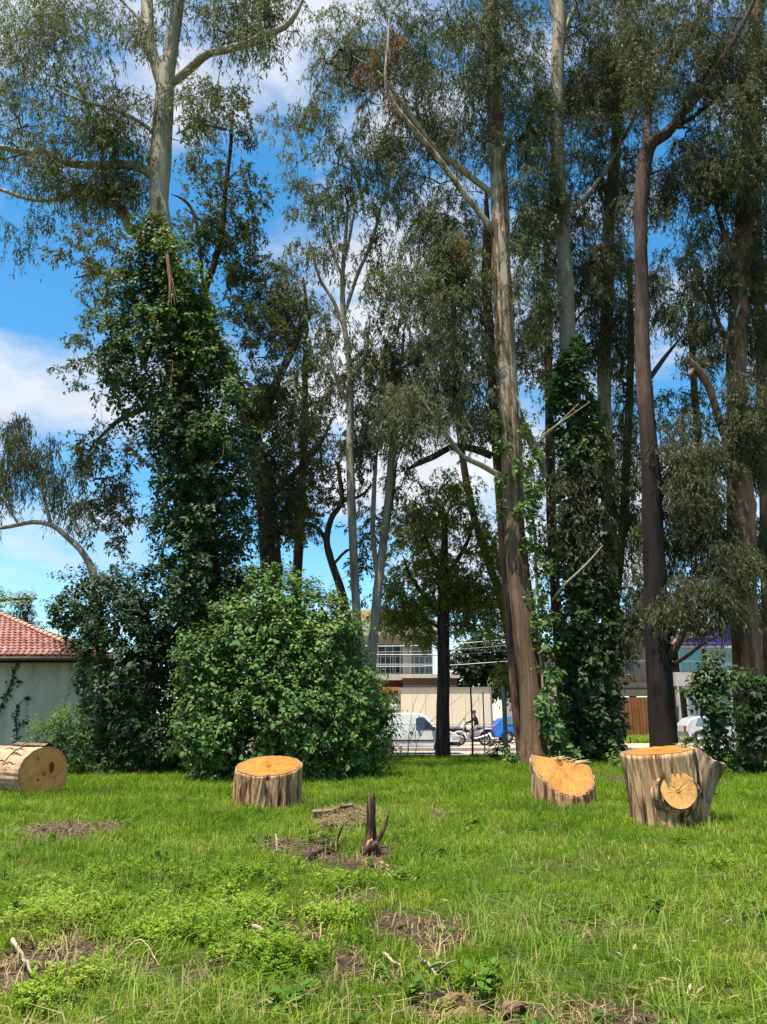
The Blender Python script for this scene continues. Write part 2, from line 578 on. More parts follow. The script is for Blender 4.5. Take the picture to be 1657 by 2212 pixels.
M['shrub'] = leaf_mat('feathery shrub leaves', [(0.025, 0.059, 0.022, 1), (0.049, 0.105, 0.028, 1), (0.098, 0.168, 0.035, 1), (0.182, 0.252, 0.049, 1)], .28, .58, .14, .6)
M['deadleaf'] = leaf_mat('dead rusty leaves', [(.12, .06, .025, 1), (.22, .115, .05, 1), (.33, .19, .09, 1)], .3, .7, .1, .35, .3, (.4, .2, .05, 1))
M['hedge'] = leaf_mat('dark hedge leaves', [(.014, .026, .014, 1), (.026, .045, .020, 1), (.045, .07, .026, 1)], .2, .58, .14, .8)

# ------------------------------------------------------------------ ground, road, pavement
DIRT = [  # bare soil: centre and half size in the 1657 x 2212 frame, then how bare
    (160, 1797, 80, 20, .8), (740, 1772, 50, 20, .5), (605, 1830, 26, 14, .7), (690, 1838, 55, 15, .7), (805, 1842, 50, 20, .9),
    (620, 2033, 80, 24, 1.0), (735, 1955, 70, 16, .8), (905, 2025, 90, 36, .85), (760, 2072, 46, 22, 1.0), (480, 1897, 50, 10, .7),
    (185, 2055, 55, 26, 1.0), (35, 2078, 48, 66, 1.0), (950, 2172, 95, 22, .95), (1110, 2192, 130, 20, .9), (1300, 2208, 110, 14, .85),
    (840, 2120, 60, 24, .7), (945, 1765, 26, 10, .7), (440, 2110, 60, 26, .5), (300, 2085, 40, 20, .8), (1300, 2010, 60, 10, .4),
    (1330, 1690, 50, 12, .4), (620, 1735, 40, 10, .4), (1580, 1905, 60, 10, .45), (560, 2180, 70, 26, .5), (700, 2130, 60, 16, .4)]
_D = []
for (cx, cy, hx, hy, a) in DIRT:
    c = G(cx, cy); n_ = G(cx, cy + hy); f_ = G(cx, cy - hy); e = G(cx + hx, cy)
    _D.append((c[0], c[1], abs(e[0] - c[0]) * 1.25, max(.2, (f_[1] - n_[1]) / 2) * 1.35, a))


def bare(x, y):
    x = np.asarray(x, float); y = np.asarray(y, float)
    w = (vn(x * 2.2, y * 2.2, 3) - .5) * .9 + (vn(x * 6, y * 6, 5) - .5) * .5
    out = np.zeros(np.broadcast(x, y).shape)
    for (cx, cy, rx, ry, a) in _D:
        d = np.sqrt(((x - cx) / rx) ** 2 + ((y - cy) / ry) ** 2) + w
        out = np.maximum(out, a * np.clip((1.15 - d) / .35, 0, 1))
    return out


def make_ground():
    xs = np.concatenate([[-900, -300, -120, -60, -40, -30], np.arange(-24, 24.01, .2), [30, 40, 60, 120, 300, 900]])
    ys = np.concatenate([[-300, -100, -30, -8, -2], np.arange(1, 33.5, .16), [34, 36, 40, 60, 120, 300, 1200]])
    X, Y = np.meshgrid(xs, ys)
    Z = gz(X, Y) - .035 * bare(X, Y)
    Z = np.where(Y > 33.4, -.03, Z)
    V = np.stack([X, Y, Z], -1).reshape(-1, 3)
    nx, ny = len(xs), len(ys)
    i = np.arange(ny - 1)[:, None]; j = np.arange(nx - 1)[None, :]
    a = i * nx + j
    Q = np.stack([a, a + 1, a + 1 + nx, a + nx], -1).reshape(-1, 4)
    me = mesh_np('ground', V, Q)
    at = me.attributes.new('bare', 'FLOAT', 'POINT')
    at.data.foreach_set('value', bare(X, Y).ravel().astype(np.float32))
    t = NT('soil and thatch')
    w = t.coord('World')
    n1 = t.noise(w, 9, 8, .7); n2 = t.noise(w, 55, 5, .7); n3 = t.noise(w, 1.1, 4)
    soil = t.ramp(n1, [(.3, (.030, .019, .013, 1)), (.5, (.075, .048, .033, 1)), (.68, (.16, .105, .07, 1))])
    soil = t.mix(t.ramp(n2, [(.60, (0, 0, 0, 1)), (.68, (.8, .8, .8, 1))]), soil, (.30, .21, .12, 1))
    that = t.ramp(n1, [(.3, (.035, .05, .012, 1)), (.5, (.065, .095, .018, 1)), (.7, (.14, .14, .04, 1))])
    att = t.N('ShaderNodeAttribute', attribute_name='bare')
    f = t.math('ADD', att.outputs['Fac'], t.math('MULTIPLY_ADD', n1, .6, -.3))
    col = t.mix(t.ramp(f, [(.35, (0, 0, 0, 1)), (.55, (1, 1, 1, 1))]), that, soil)
    m = t.done(t.bsdf(col, .95, .15, t.math('ADD', n1, t.math('MULTIPLY', n2, .5)), 1.0, .05))
    g = link('ground', me, m, kind='structure')
    g['label'] = 'grassy lawn ground with bare patches of brown soil'
    # street
    t = NT('pale concrete road')  # pale tone is the concrete's own
    n = t.noise(t.coord('World'), .8, 8, .65); n2 = t.noise(t.coord('World'), 30, 4)
    c = t.mix(.35, t.ramp(n, [(.3, (.33, .29, .25, 1)), (.7, (.47, .43, .37, 1))]), t.ramp(n2, [(.3, (.25, .22, .19, 1)), (.7, (.5, .46, .4, 1))]))
    mr = t.done(t.bsdf(c, .9, .2, n2, .3, .01))
    r = MB().box(-90, 90, 33.6, 40.4, -.2, 0.0)
    r.build('road', mr, kind='structure')['label'] = 'pale concrete street behind the trees'
    t = NT('pinkish pavement')
    n = t.noise(t.coord('World'), 2.0, 8, .65)
    bt = t.N('ShaderNodeTexBrick'); bt.inputs['Scale'].default_value = 2.2
    bt.inputs['Color1'].default_value = (.47, .36, .30, 1); bt.inputs['Color2'].default_value = (.42, .33, .28, 1); bt.inputs['Mortar'].default_value = (.24, .19, .16, 1)
    bt.inputs['Mortar Size'].default_value = .02
    t.L(t.coord('World'), bt.inputs['Vector'])
    mp = t.done(t.bsdf(t.mix(.4, bt.outputs[0], t.ramp(n, [(.3, (.28, .22, .18, 1)), (.7, (.55, .46, .39, 1))])), .9, .2))
    k = MB().box(-90, 90, 40.4, 40.62, -.2, .15)
    k.build('kerb', plain('kerb concrete', (.30, .26, .23, 1), .9, .2, .25, 3), kind='structure')['label'] = 'low concrete kerb along the far side of the street'
    p = MB()
    V = []
    for x in (-90, 90):
        V += [(x, 40.62, -.2), (x, 40.62, .148), (x, 43.0, .30), (x, 110, .30), (x, 110, -.2)]
    p.add(V, [(0, 1, 6, 5), (1, 2, 7, 6), (2, 3, 8, 7), (3, 4, 9, 8)])
    p.build('pavement', mp, kind='structure')['label'] = 'pinkish pavement rising behind the street'
    # near edge of the street: a thin rough line of sandy shoulder
    s = MB().box(-90, 90, 33.0, 33.6, -.2, -.012)
    s.build('road_shoulder', plain('sandy shoulder', (.36, .29, .20, 1), .95, .1, .3, 4), kind='structure')['label'] = 'sandy shoulder between lawn and street'


make_ground()


# ------------------------------------------------------------------ scattered grass
def tuft(name, nb, hmin, hmax, spread, wid, lean, mat, seed, curl=.5):
    r = np.random.default_rng(seed)
    ang = r.uniform(0, 2 * np.pi, nb); rad = spread * np.sqrt(r.random(nb))
    b = np.stack([rad * np.cos(ang), rad * np.sin(ang), np.full(nb, -.02)], -1)
    h = r.uniform(hmin, hmax, nb)
    la = r.uniform(0, 2 * np.pi, nb); lm = r.random(nb) * lean
    ld = np.stack([np.cos(la), np.sin(la), np.zeros(nb)], -1)
    sd = np.stack([-np.sin(la + r.normal(0, .8, nb)), np.cos(la), np.zeros(nb)], -1); sd = norm(sd)
    w = wid * r.uniform(.6, 1.3, nb)[:, None]
    m = b + ld * (lm * h * .35)[:, None] + np.array([0, 0, 1]) * (h * .62)[:, None]
    tp = b + ld * (lm * h * (1.0 + curl))[:, None] + np.array([0, 0, 1]) * (h * (1 - .45 * lm))[:, None]
    V = np.stack([b - sd * w * .5, b + sd * w * .5, m + sd * w * .42, m - sd * w * .42, tp], 1).reshape(-1, 3)
    i = np.arange(nb)[:, None] * 5
    me = mesh_np(name, V, i + np.array([[0, 1, 2, 3]]), i + np.array([[3, 2, 4]]))
    me.materials.append(mat)
    return bpy.data.objects.new(name, me)


def weed(name, nst, h, mat, seed, ll=.035, spread=.12):
    r = np.random.default_rng(seed)
    Pp, D, Nn, L = [], [], [], []
    mb = MB()
    for _ in range(nst):
        a = r.uniform(0, 2 * np.pi); q = spread * math.sqrt(r.random())
        p0 = np.array([q * math.cos(a), q * math.sin(a), 0]); hh = h * r.uniform(.5, 1.1)
        tip = p0 + np.array([r.normal(0, .3) * hh, r.normal(0, .3) * hh, hh])
        k = int(r.integers(9, 16))
        for t in np.linspace(.25, 1, k):
            p = p0 * (1 - t) + tip * t
            th = r.uniform(0, 2 * np.pi)
            Pp.append(p); D.append([math.cos(th), math.sin(th), r.uniform(-.1, .7)]); Nn.append([r.normal(0, .35), r.normal(0, .35), 1])
            L.append(ll * r.uniform(.7, 1.5))
        mb.tube([p0, tip], [.0025, .0012], 3, cap=False)
    L = np.array(L)
    V, Q = leaves_geo(np.array(Pp), np.array(D), np.array(Nn), L, L * .55, 'kite')
    mb.add(V, Q)
    V, Q, T = mb.data()
    me = mesh_np(name, V, Q, T); me.materials.append(mat)
    return bpy.data.objects.new(name, me)


def scatter(name, pts, yaw, scl, variants, label):
    coll = bpy.data.collections.new(name + ' pieces')
    for v in variants:
        coll.objects.link(v)
    n = len(pts)
    me = bpy.data.meshes.new(name)
    me.vertices.add(n); me.vertices.foreach_set('co', np.asarray(pts, np.float32).ravel())
    rot = np.zeros((n, 3), np.float32); rot[:, 2] = yaw; rot[:, 0] = rng.normal(0, .12, n); rot[:, 1] = rng.normal(0, .12, n)
    me.attributes.new('rot', 'FLOAT_VECTOR', 'POINT').data.foreach_set('vector', rot.ravel())
    s = np.stack([scl, scl, scl * rng.uniform(.7, 1.25, n)], -1).astype(np.float32)
    me.attributes.new('scl', 'FLOAT_VECTOR', 'POINT').data.foreach_set('vector', s.ravel())
    me.attributes.new('idx', 'INT', 'POINT').data.foreach_set('value', rng.integers(0, len(variants), n).astype(np.int32))
    me.update()
    ob = link(name, me, None, kind='stuff'); ob['label'] = label
    ng = bpy.data.node_groups.new(name, 'GeometryNodeTree')
    ng.interface.new_socket('Geometry', in_out='INPUT', socket_type='NodeSocketGeometry')
    ng.interface.new_socket('Geometry', in_out='OUTPUT', socket_type='NodeSocketGeometry')
    N = ng.nodes.new; L = ng.links.new
    gi, go = N('NodeGroupInput'), N('NodeGroupOutput')
    ip = N('GeometryNodeInstanceOnPoints')
    ci = N('GeometryNodeCollectionInfo'); ci.inputs['Collection'].default_value = coll
    ci.inputs['Separate Children'].default_value = True; ci.inputs['Reset Children'].default_value = True
    L(gi.outputs[0], ip.inputs['Points']); L(ci.outputs[0], ip.inputs['Instance'])
    ip.inputs['Pick Instance'].default_value = True

    def att(nm, ty):
        a = N('GeometryNodeInputNamedAttribute'); a.data_type = ty; a.inputs['Name'].default_value = nm
        return a.outputs['Attribute']
    L(att('idx', 'INT'), ip.inputs['Instance Index'])
    e = N('FunctionNodeEulerToRotation'); L(att('rot', 'FLOAT_VECTOR'), e.inputs[0]); L(e.outputs[0], ip.inputs['Rotation'])
    L(att('scl', 'FLOAT_VECTOR'), ip.inputs['Scale'])
    L(ip.outputs[0], go.inputs[0])
    md = ob.modifiers.new('scatter', 'NODES'); md.node_group = ng
    return ob


def grass_mat(name, cols, trans=.35, dry=0.0):
    t = NT(name)
    w = t.coord('World')
    n = t.noise(w, .55, 4, .6); n2 = t.noise(w, 3.0, 3)
    oi = t.N('ShaderNodeObjectInfo'); g = t.N('ShaderNodeNewGeometry')
    f = t.math('ADD', t.math('MULTIPLY_ADD', n, 1.5, -.38), t.math('MULTIPLY_ADD', n2, .7, -.2))
    f = t.math('ADD', f, t.math('MULTIPLY', g.outputs['Random Per Island'], .34))
    f = t.math('ADD', f, t.math('MULTIPLY_ADD', oi.outputs['Random'], .2, -.32))
    k = len(cols)
    col = t.ramp(f, [(.12 + .76 * i / max(1, k - 1), c) for i, c in enumerate(cols)])
    n4 = t.noise(t.coord('World', (1, 1, 1)), 1.4, 4, .65)
    if 'lawn' in name:
        col = t.mix(t.ramp(n4, [(.52, (0, 0, 0, 1)), (.66, (.45, .45, .45, 1))]), col, (.21, .19, .06, 1))
    b = t.bsdf(col, .6, .12)
    tr = t.N('ShaderNodeBsdfTranslucent'); t.L(t.mix(.5, col, (.30, .42, .02, 1)), tr.inputs[0])
    mx = t.N('ShaderNodeMixShader'); mx.inputs[0].default_value = trans
    t.L(b.outputs[0], mx.inputs[1]); t.L(tr.outputs[0], mx.inputs[2])
    return t.done(mx)


M['grass'] = grass_mat('lawn grass', [(.045, .105, .010, 1), (.090, .185, .011, 1), (.155, .265, .014, 1), (.240, .335, .022, 1), (.36, .34, .08, 1)])
M['grass_long'] = grass_mat('long coarse grass', [(.08, .16, .02, 1), (.14, .235, .03, 1), (.23, .31, .05, 1), (.36, .35, .13, 1)])
M['straw'] = grass_mat('dry straw', [(.24, .17, .08, 1), (.36, .27, .13, 1), (.46, .36, .19, 1)], .2)
M['weed'] = grass_mat('bright weeds', [(.12, .21, .02, 1), (.20, .31, .03, 1), (.30, .40, .05, 1), (.40, .46, .11, 1)], .42)
M['weed_dark'] = grass_mat('darker weeds', [(.05, .12, .018, 1), (.085, .175, .022, 1), (.13, .23, .03, 1)], .3)


def sample_lawn(n, power, y0=3.6, y1=33.0, off=1.0):
    ys = np.linspace(y0, y1, 600)
    wdt = 1.14 * ys + 2 * off + 1.0
    pdf = wdt * (5.0 / ys) ** power
    c = np.cumsum(pdf); c /= c[-1]
    y = np.interp(rng.random(n), c, ys)
    x = (rng.random(n) - .5) * (1.14 * y + 2 * off + 1.0)
    return x, y


def make_grass():
    short = [tuft('grass_tuft', 26, .035, .10, .11, .0065, .8, M['grass'], 11 + i) for i in range(4)]
    short += [tuft('grass_tuft', 24, .06, .15, .10, .0065, .9, M['grass'], 31 + i) for i in range(2)]
    n = 46000
    x, y = sample_lawn(n, .9)
    b = bare(x, y)
    clear = np.ones(n, bool)
    keep = (rng.random(n) > np.clip(b * 1.7 - .1, 0, 1)) & clear
    x, y = x[keep], y[keep]
    h = .85 + .75 * (vn(x * .8, y * .8, 8) - .3) + np.clip((y - 9) / 14, 0, 1) * .55
    far = np.clip(y / 9, .8, 1.9)
    h = h * (1 - .55 * np.clip(bare(x, y) * 1.5, 0, 1))
    scatter('grass', np.stack([x, y, gz(x, y)], -1), rng.uniform(0, 6.28, len(x)), np.clip(h, .5, 2.0) * far ** .5, short,
            'short bright green lawn grass')
    # coarse longer blades, mostly at the near edge and round the tufts
    lng = [tuft('coarse_tuft', 12, .12, .30, .08, .0075, 1.0, M['grass_long'], 51 + i, .7) for i in range(4)]
    x, y = sample_lawn(9000, 1.7)
    wv = vn(x * .9 + 5, y * .9, 2)
    left = np.clip((1.0 - (x - .3) / y * 1.6), .25, 1)
    k = (rng.random(len(x)) < np.clip((wv - .35) * 2.4, 0, 1) * left) & (rng.random(len(x)) > np.clip(bare(x, y) * 1.2, 0, .92))
    x, y = x[k], y[k]
    scatter('long_grass', np.stack([x, y, gz(x, y)], -1), rng.uniform(0, 6.28, len(x)), rng.uniform(.5, 1.15, len(x)), lng,
            'longer coarse blades standing in the lawn')
    st = [tuft('straw_tuft', 9, .04, .14, .14, .006, 1.6, M['straw'], 71 + i, .9) for i in range(3)]
    x, y = sample_lawn(11000, 1.2)
    nb = bare(x, y)
    k = rng.random(len(x)) < np.clip(nb * .85 + np.clip(vn(x * .9, y * .9, 21) - .52, 0, 1) * 3.2 + .06, 0, 1)
    x, y = x[k], y[k]
    scatter('dry_grass', np.stack([x, y, gz(x, y)], -1), rng.uniform(0, 6.28, len(x)), rng.uniform(.6, 1.5, len(x)), st,
            'straw coloured dry grass lying over soil patches')
    # bright leafy weeds
    wd = [weed('weed_plant', 9, .17, M['weed'], 81 + i) for i in range(3)]
    spots = [(320, 1950, 220, 60, 700), (120, 1985, 130, 70, 300), (560, 1985, 70, 45, 150), (720, 2010, 70, 34, 190), (600, 2085, 110, 36, 230),
             (200, 2105, 90, 40, 150), (90, 2160, 60, 30, 70), (430, 1905, 220, 20, 200), (760, 1915, 90, 16, 60), (340, 2030, 160, 30, 170), (30, 1800, 40, 30, 60),
             (100, 1745, 130, 16, 120), (1560, 1880, 60, 10, 40), (880, 1960, 60, 14, 40)]
    pts = []
    for (cx, cy, hx, hy, k) in spots:
        for _ in range(k):
            a = rng.uniform(0, 6.28); q = abs(rng.normal(0, .62))
            if rng.random() < .32:
                continue
            p = G(cx + hx * q * math.cos(a), cy + hy * q * math.sin(a)); pts.append((p[0], p[1], float(gz(p[0], p[1]))))
    pts = np.array(pts)
    k = (rng.random(len(pts)) > bare(pts[:, 0], pts[:, 1]) * .95) & (pts[:, 1] > 3) & (pts[:, 1] < 25) & (rng.random(len(pts)) < 1.9 * vn(pts[:, 0] * 2.1, pts[:, 1] * 2.1, 4) - .35)
    pts = pts[k]
    scatter('weeds', pts, rng.uniform(0, 6.28, len(pts)), rng.uniform(.3, .95, len(pts)), wd, 'bright yellow green weeds in the lawn')
    wd2 = [weed('weed_rosette', 6, .09, M['weed_dark'], 91 + i, .055, .12) for i in range(2)]
    x, y = sample_lawn(900, 1.0)
    k = vn(x * .7 + 9, y * .7, 5) > .5
    x, y = x[k], y[k]
    scatter('clover', np.stack([x, y, gz(x, y)], -1), rng.uniform(0, 6.28, len(x)), rng.uniform(.5, 1.2, len(x)), wd2, 'low dark clover leaves among the grass')


make_grass()


def make_chips():
    """wood chips, bark crumbs and dead leaves on the bare soil"""
    x, y = sample_lawn(26000, 1.4, 3.6, 16)
    k = rng.random(len(x)) < np.clip(bare(x, y) * .9 + .02, 0, 1)
    x, y = x[k], y[k]
    n = len(x)
    a = rng.uniform(0, 6.28, n)
    D = np.stack([np.cos(a), np.sin(a), rng.normal(0, .25, n)], -1)
    Nn = np.stack([rng.normal(0, .4, n), rng.normal(0, .4, n), np.ones(n)], -1)
    L = rng.uniform(.012, .055, n) * np.where(rng.random(n) < .06, 2.2, 1)
    V, Q = leaves_geo(np.stack([x, y, gz(x, y) - .03 * bare(x, y) + .008], -1), D, Nn, L, L * rng.uniform(.2, .5, n), 'kite')
    m = leaf_mat('bark crumbs and chips', [(.04, .025, .018, 1), (.09, .055, .035, 1), (.20, .13, .075, 1), (.38, .27, .15, 1)], 0, .9, .15, 1.5)
    link('wood_chips', mesh_np('wood_chips', V, Q), m, kind='stuff')['label'] = 'bark crumbs and wood chips over the soil patches'


make_chips()


def make_litter():
    """dry gum leaves and bark shreds caught in the grass"""
    x, y = sample_lawn(5200, 1.15, 3.6, 30)
    k = rng.random(len(x)) < np.clip((vn(x * .5 + 3, y * .5, 31) - .3) * 1.8, .05, 1)
    x, y = x[k], y[k]; n = len(x)
    a = rng.uniform(0, 6.28, n)
    D = np.stack([np.cos(a), np.sin(a), rng.normal(0, .3, n)], -1)
    Nn = np.stack([rng.normal(0, .5, n), rng.normal(0, .5, n), np.ones(n)], -1)
    L = rng.uniform(.04, .11, n)
    V, Q = leaves_geo(np.stack([x, y, gz(x, y) + rng.uniform(.02, .085, n)], -1), D, Nn, L, L * rng.uniform(.12, .3, n), 'kite')
    m = leaf_mat('dry fallen gum leaves', [(.10, .06, .03, 1), (.22, .14, .07, 1), (.36, .26, .14, 1), (.46, .38, .24, 1)], .1, .8, .15, 1.5, .3, (.3, .2, .1, 1))
    link('leaf_litter', mesh_np('leaf_litter', V, Q), m, kind='stuff')['label'] = 'dry fallen gum leaves and bark shreds caught in the grass'


make_litter()


# ------------------------------------------------------------------ stumps and logs
def stump_geo(Rad, hfun, seed, flute=.035, lob=.06, shear=0.0, flare=.10, taper=0.0, nth=150, nz=18, elx=1.0, ely=1.0, rf=8.0):
    th = np.linspace(0, 2 * np.pi, nth, endpoint=False)

    def rr(z):
        a = th[None, :] + shear * z
        c, s = np.cos(a), np.sin(a)
        r = 1 + lob * 2 * (vn(c * 1.4 + seed, s * 1.4, z * .5) - .5)
        r = r + flute * (np.abs(vn(c * rf, s * rf + seed, z * .7) - .5) * -2 + .5) + flute * .5 * (vn(c * 22, s * 22 + seed, z * 1.5) - .5)
        r = r + flare * np.exp(-z / .12) + taper * z
        r = r + .014 * (vn(c * 34, s * 34 + seed, z * 3) - .5) * 2
        return Rad * r
    z1 = np.full((1, nth), .6)
    for _ in range(4):
        r1 = rr(z1)
        z1 = hfun(r1 * np.cos(th) * elx, r1 * np.sin(th) * ely)
    t = np.linspace(0, 1, nz)[:, None]
    Z = -.08 + t * (z1 + .08)
    Rr = rr(Z)
    V = np.stack([Rr * np.cos(th) * elx, Rr * np.sin(th) * ely, Z], -1)
    rim = V[-1].copy()
    lip = rim.copy(); lip[:, :2] *= .955; lip[:, 2] = hfun(lip[:, 0], lip[:, 1]) - .012
    V = np.concatenate([V, lip[None]], 0)
    i = np.arange(nz)[:, None]; j = np.arange(nth)[None, :]
    a = i * nth + j; b = i * nth + (j + 1) % nth
    Q = np.stack([a, b, b + nth, a + nth], -1).reshape(-1, 4)
    return V.reshape(-1, 3), Q, rim


def cut_geo(rim, hfun, cracks, seed, nr=16, inset=.965, lift=.004, center=(0, 0)):
    """sawn face filling the rim, with radial drying cracks sunk in it"""
    n = len(rim)
    c = np.array(center)
    s = np.linspace(0, 1, nr)[1:]
    xy = c[None, None] + (rim[None, :, :2] * inset - c[None, None]) * s[:, None, None]
    ang = np.arctan2(rim[:, 1] - c[1], rim[:, 0] - c[0])
    dz = np.zeros((len(s), n))
    for (ca, s0, s1, dep) in cracks:
        d = np.abs((ang[None, :] - ca + np.pi) % (2 * np.pi) - np.pi) * s[:, None]
        dz -= dep * np.clip(1 - d / .045, 0, 1) * ((s >= s0) & (s <= s1))[:, None]
    z = hfun(xy[..., 0], xy[..., 1]) + lift + dz + .006 * (vn(xy[..., 0] * 9, xy[..., 1] * 9, seed) - .5)
    V = np.concatenate([[[c[0], c[1], float(hfun(c[0], c[1])) + lift]], np.concatenate([xy, z[..., None]], -1).reshape(-1, 3)])
    j = np.arange(n)
    T = np.stack([np.zeros(n, int), 1 + j, 1 + (j + 1) % n], -1)
    i = np.arange(len(s) - 1)[:, None]
    a = 1 + i * n + j[None]; b = 1 + i * n + (j[None] + 1) % n
    Q = np.stack([a, a + n, b + n, b], -1).reshape(-1, 4)[:, ::-1]
    return V, Q, T


M['stump_bark'] = bark_mat('stringy stump bark', (.44, .26, .135, 1), (.25, .125, .06, 1), (.045, .022, .014, 1), .55, 13.0, (.44, .51, .58), .92, 1.0)
M['big_bark'] = bark_mat('streaked cream and brown bark', (.46, .30, .165, 1), (.25, .13, .065, 1), (.04, .02, .014, 1), .45, 10.0, (.45, .51, .575), .9, 1.0)
M['log_bark'] = bark_mat('tan smooth log bark', (.50, .32, .19, 1), (.36, .21, .12, 1), (.12, .06, .035, 1), .28, 6.0, (.46, .57, .68), .8, .8)
M['grey_wood'] = bark_mat('weathered grey brown wood', (.38, .29, .20, 1), (.25, .165, .10, 1), (.06, .036, .025, 1), .4, 11.0, (.44, .52, .60), .88, .9)
M['cut_orange'] = cut_mat('orange sawn end grain', (.52, .25, .05, 1), (.44, .165, .022, 1), (.27, .07, .010, 1))
M['cut_yellow'] = cut_mat('yellow sawn end grain', (.50, .26, .062, 1), (.41, .185, .034, 1), (.23, .08, .015, 1))
M['cut_amber'] = cut_mat('amber sawn log end', (.78, .38, .12, 1), (.68, .27, .065, 1), (.42, .13, .03, 1))
M['cut_stub'] = cut_mat('pale sawn branch end', (.72, .42, .16, 1), (.62, .32, .09, 1), (.36, .15, .04, 1), 6, 30)
M['split_wood'] = plain('torn pale wood fibres', (.50, .36, .20, 1), .9, .2, .3, 20)


def on_ground(px, py):
    p = G(px, py); p[2] = float(gz(p[0], p[1])); return p


def leaf_ring_cut(name, parent, V, Q, T, mat, loc):
    o = link(name, mesh_np(name, V, Q, T, True), mat, parent); o.location = loc
    return o


def make_center_stump():
    b = on_ground(577, 1742)
    root = thing('tree_stump', 'squat round stump with bright orange flat top, standing before the leafy green bush', 'stump', b)
    tl = -math.tan(R(14))
    hf = lambda x, y: .72 + y * -tl * 1.0 + x * .02
    V, Q, rim = stump_geo(.60, hf, 3.1, .09, .05, -.35, .03, 0)
    link('bark', mesh_np('bark', V, Q), M['stump_bark'], root)
    V, Q, T = cut_geo(rim, hf, [(-1.3, .05, .5, .03), (.35, .2, .9, .035), (.55, .25, 1, .03), (2.9, .3, .95, .03), (1.7, 0, .5, .02), (-.3, 0, .4, .015), (4.2, .1, .5, .02)], 1)
    link('cut_face', mesh_np('cut_face', V, Q, T), M['cut_orange'], root)
    # slabs of bark that stand off the side
    r = np.random.default_rng(5)
    for k, (a, w) in enumerate([(-2.3, .16), (-1.9, .12), (-1.35, .15), (-.9, .10), (-.35, .13), (-2.75, .12)]):
        mb = MB()
        n = 9
        z = np.linspace(.0, .50 + r.uniform(-.06, .04), n)
        aa = a + .38 * z[::-1] - .1
        for off, rad in ((0, .6), (.0, .64)):
            pass
        inn = np.stack([np.cos(aa - w / 2), np.sin(aa - w / 2)], -1); out = np.stack([np.cos(aa + w / 2), np.sin(aa + w / 2)], -1)
        mid = np.stack([np.cos(aa), np.sin(aa)], -1)
        rj = .605 + .012 * r.random(n)
        A = np.c_[inn * rj[:, None], z]; Bm = np.c_[mid * (rj + .035)[:, None], z]; C_ = np.c_[out * rj[:, None], z]
        V = np.stack([A, Bm, C_], 1).reshape(-1, 3)
        i = np.arange(n - 1)[:, None] * 3
        Q = np.concatenate([i + np.array([[0, 1, 4, 3]]), i + np.array([[1, 2, 5, 4]])]).reshape(-1, 4)
        link('bark_slab', mesh_np('bark_slab', V, Q), M['stump_bark'], root)


def make_notched_stump():
    b = on_ground(1220, 1737)
    root = thing('tree_stump', 'stump with a slanting half moon cut, beside the ivy clad brown trunk', 'stump', b)
    ridge = lambda x: .80 - .17 * x
    hf = lambda x, y: np.where(np.asarray(y) < .20, ridge(x) + (np.asarray(y) - .20) * .80, ridge(x) - (np.asarray(y) - .20) * .25) + 0 * np.asarray(x)
    V, Q, rim = stump_geo(.56, hf, 8.3, .10, .06, .1, .06, 0)
    link('bark', mesh_np('bark', V, Q), M['stump_bark'], root)
    V, Q, T = cut_geo(rim, hf, [(1.9, .0, .8, .03), (-1.2, .15, .8, .012), (-2.1, .2, .7, .012), (-.6, .3, .9, .012), (2.4, .2, .9, .02)], 2, center=(-.02, .12))
    link('cut_face', mesh_np('cut_face', V, Q, T), M['cut_yellow'], root)
    r = np.random.default_rng(15)
    mb = MB()
    for k in range(26):                                   # torn fibres left along the ridge of the cut
        x = r.uniform(-.15, .42); p = np.array([x, .20 + r.normal(0, .02), float(ridge(x)) - .01])
        q = p + np.array([r.normal(.05, .12), r.normal(-.02, .05), r.uniform(.0, .07)])
        mb.tube([p, (p + q) / 2 + [0, 0, .01], q], [.012, .009, .003], 4, cap=False)
    mb.build('splinters', M['split_wood'], root)
    for (a, h, w) in ((3.2, .55, .16),):
        n = 8; z = np.linspace(0, h, n)
        rj = .575 + .02 * np.sin(z * 6)
        A = np.stack([rj * math.cos(a), rj * math.sin(a), z], -1); C_ = np.stack([(rj + .03) * math.cos(a + w), (rj + .03) * math.sin(a + w), z], -1)
        B_ = np.stack([(rj + .05) * math.cos(a + w / 2), (rj + .05) * math.sin(a + w / 2), z], -1)
        V = np.stack([A, B_, C_], 1).reshape(-1, 3); i = np.arange(n - 1)[:, None] * 3
        Q = np.concatenate([i + np.array([[0, 1, 4, 3]]), i + np.array([[1, 2, 5, 4]])]).reshape(-1, 4)
        link('bark_slab', mesh_np('bark_slab', V, Q), M['grey_wood'], root)


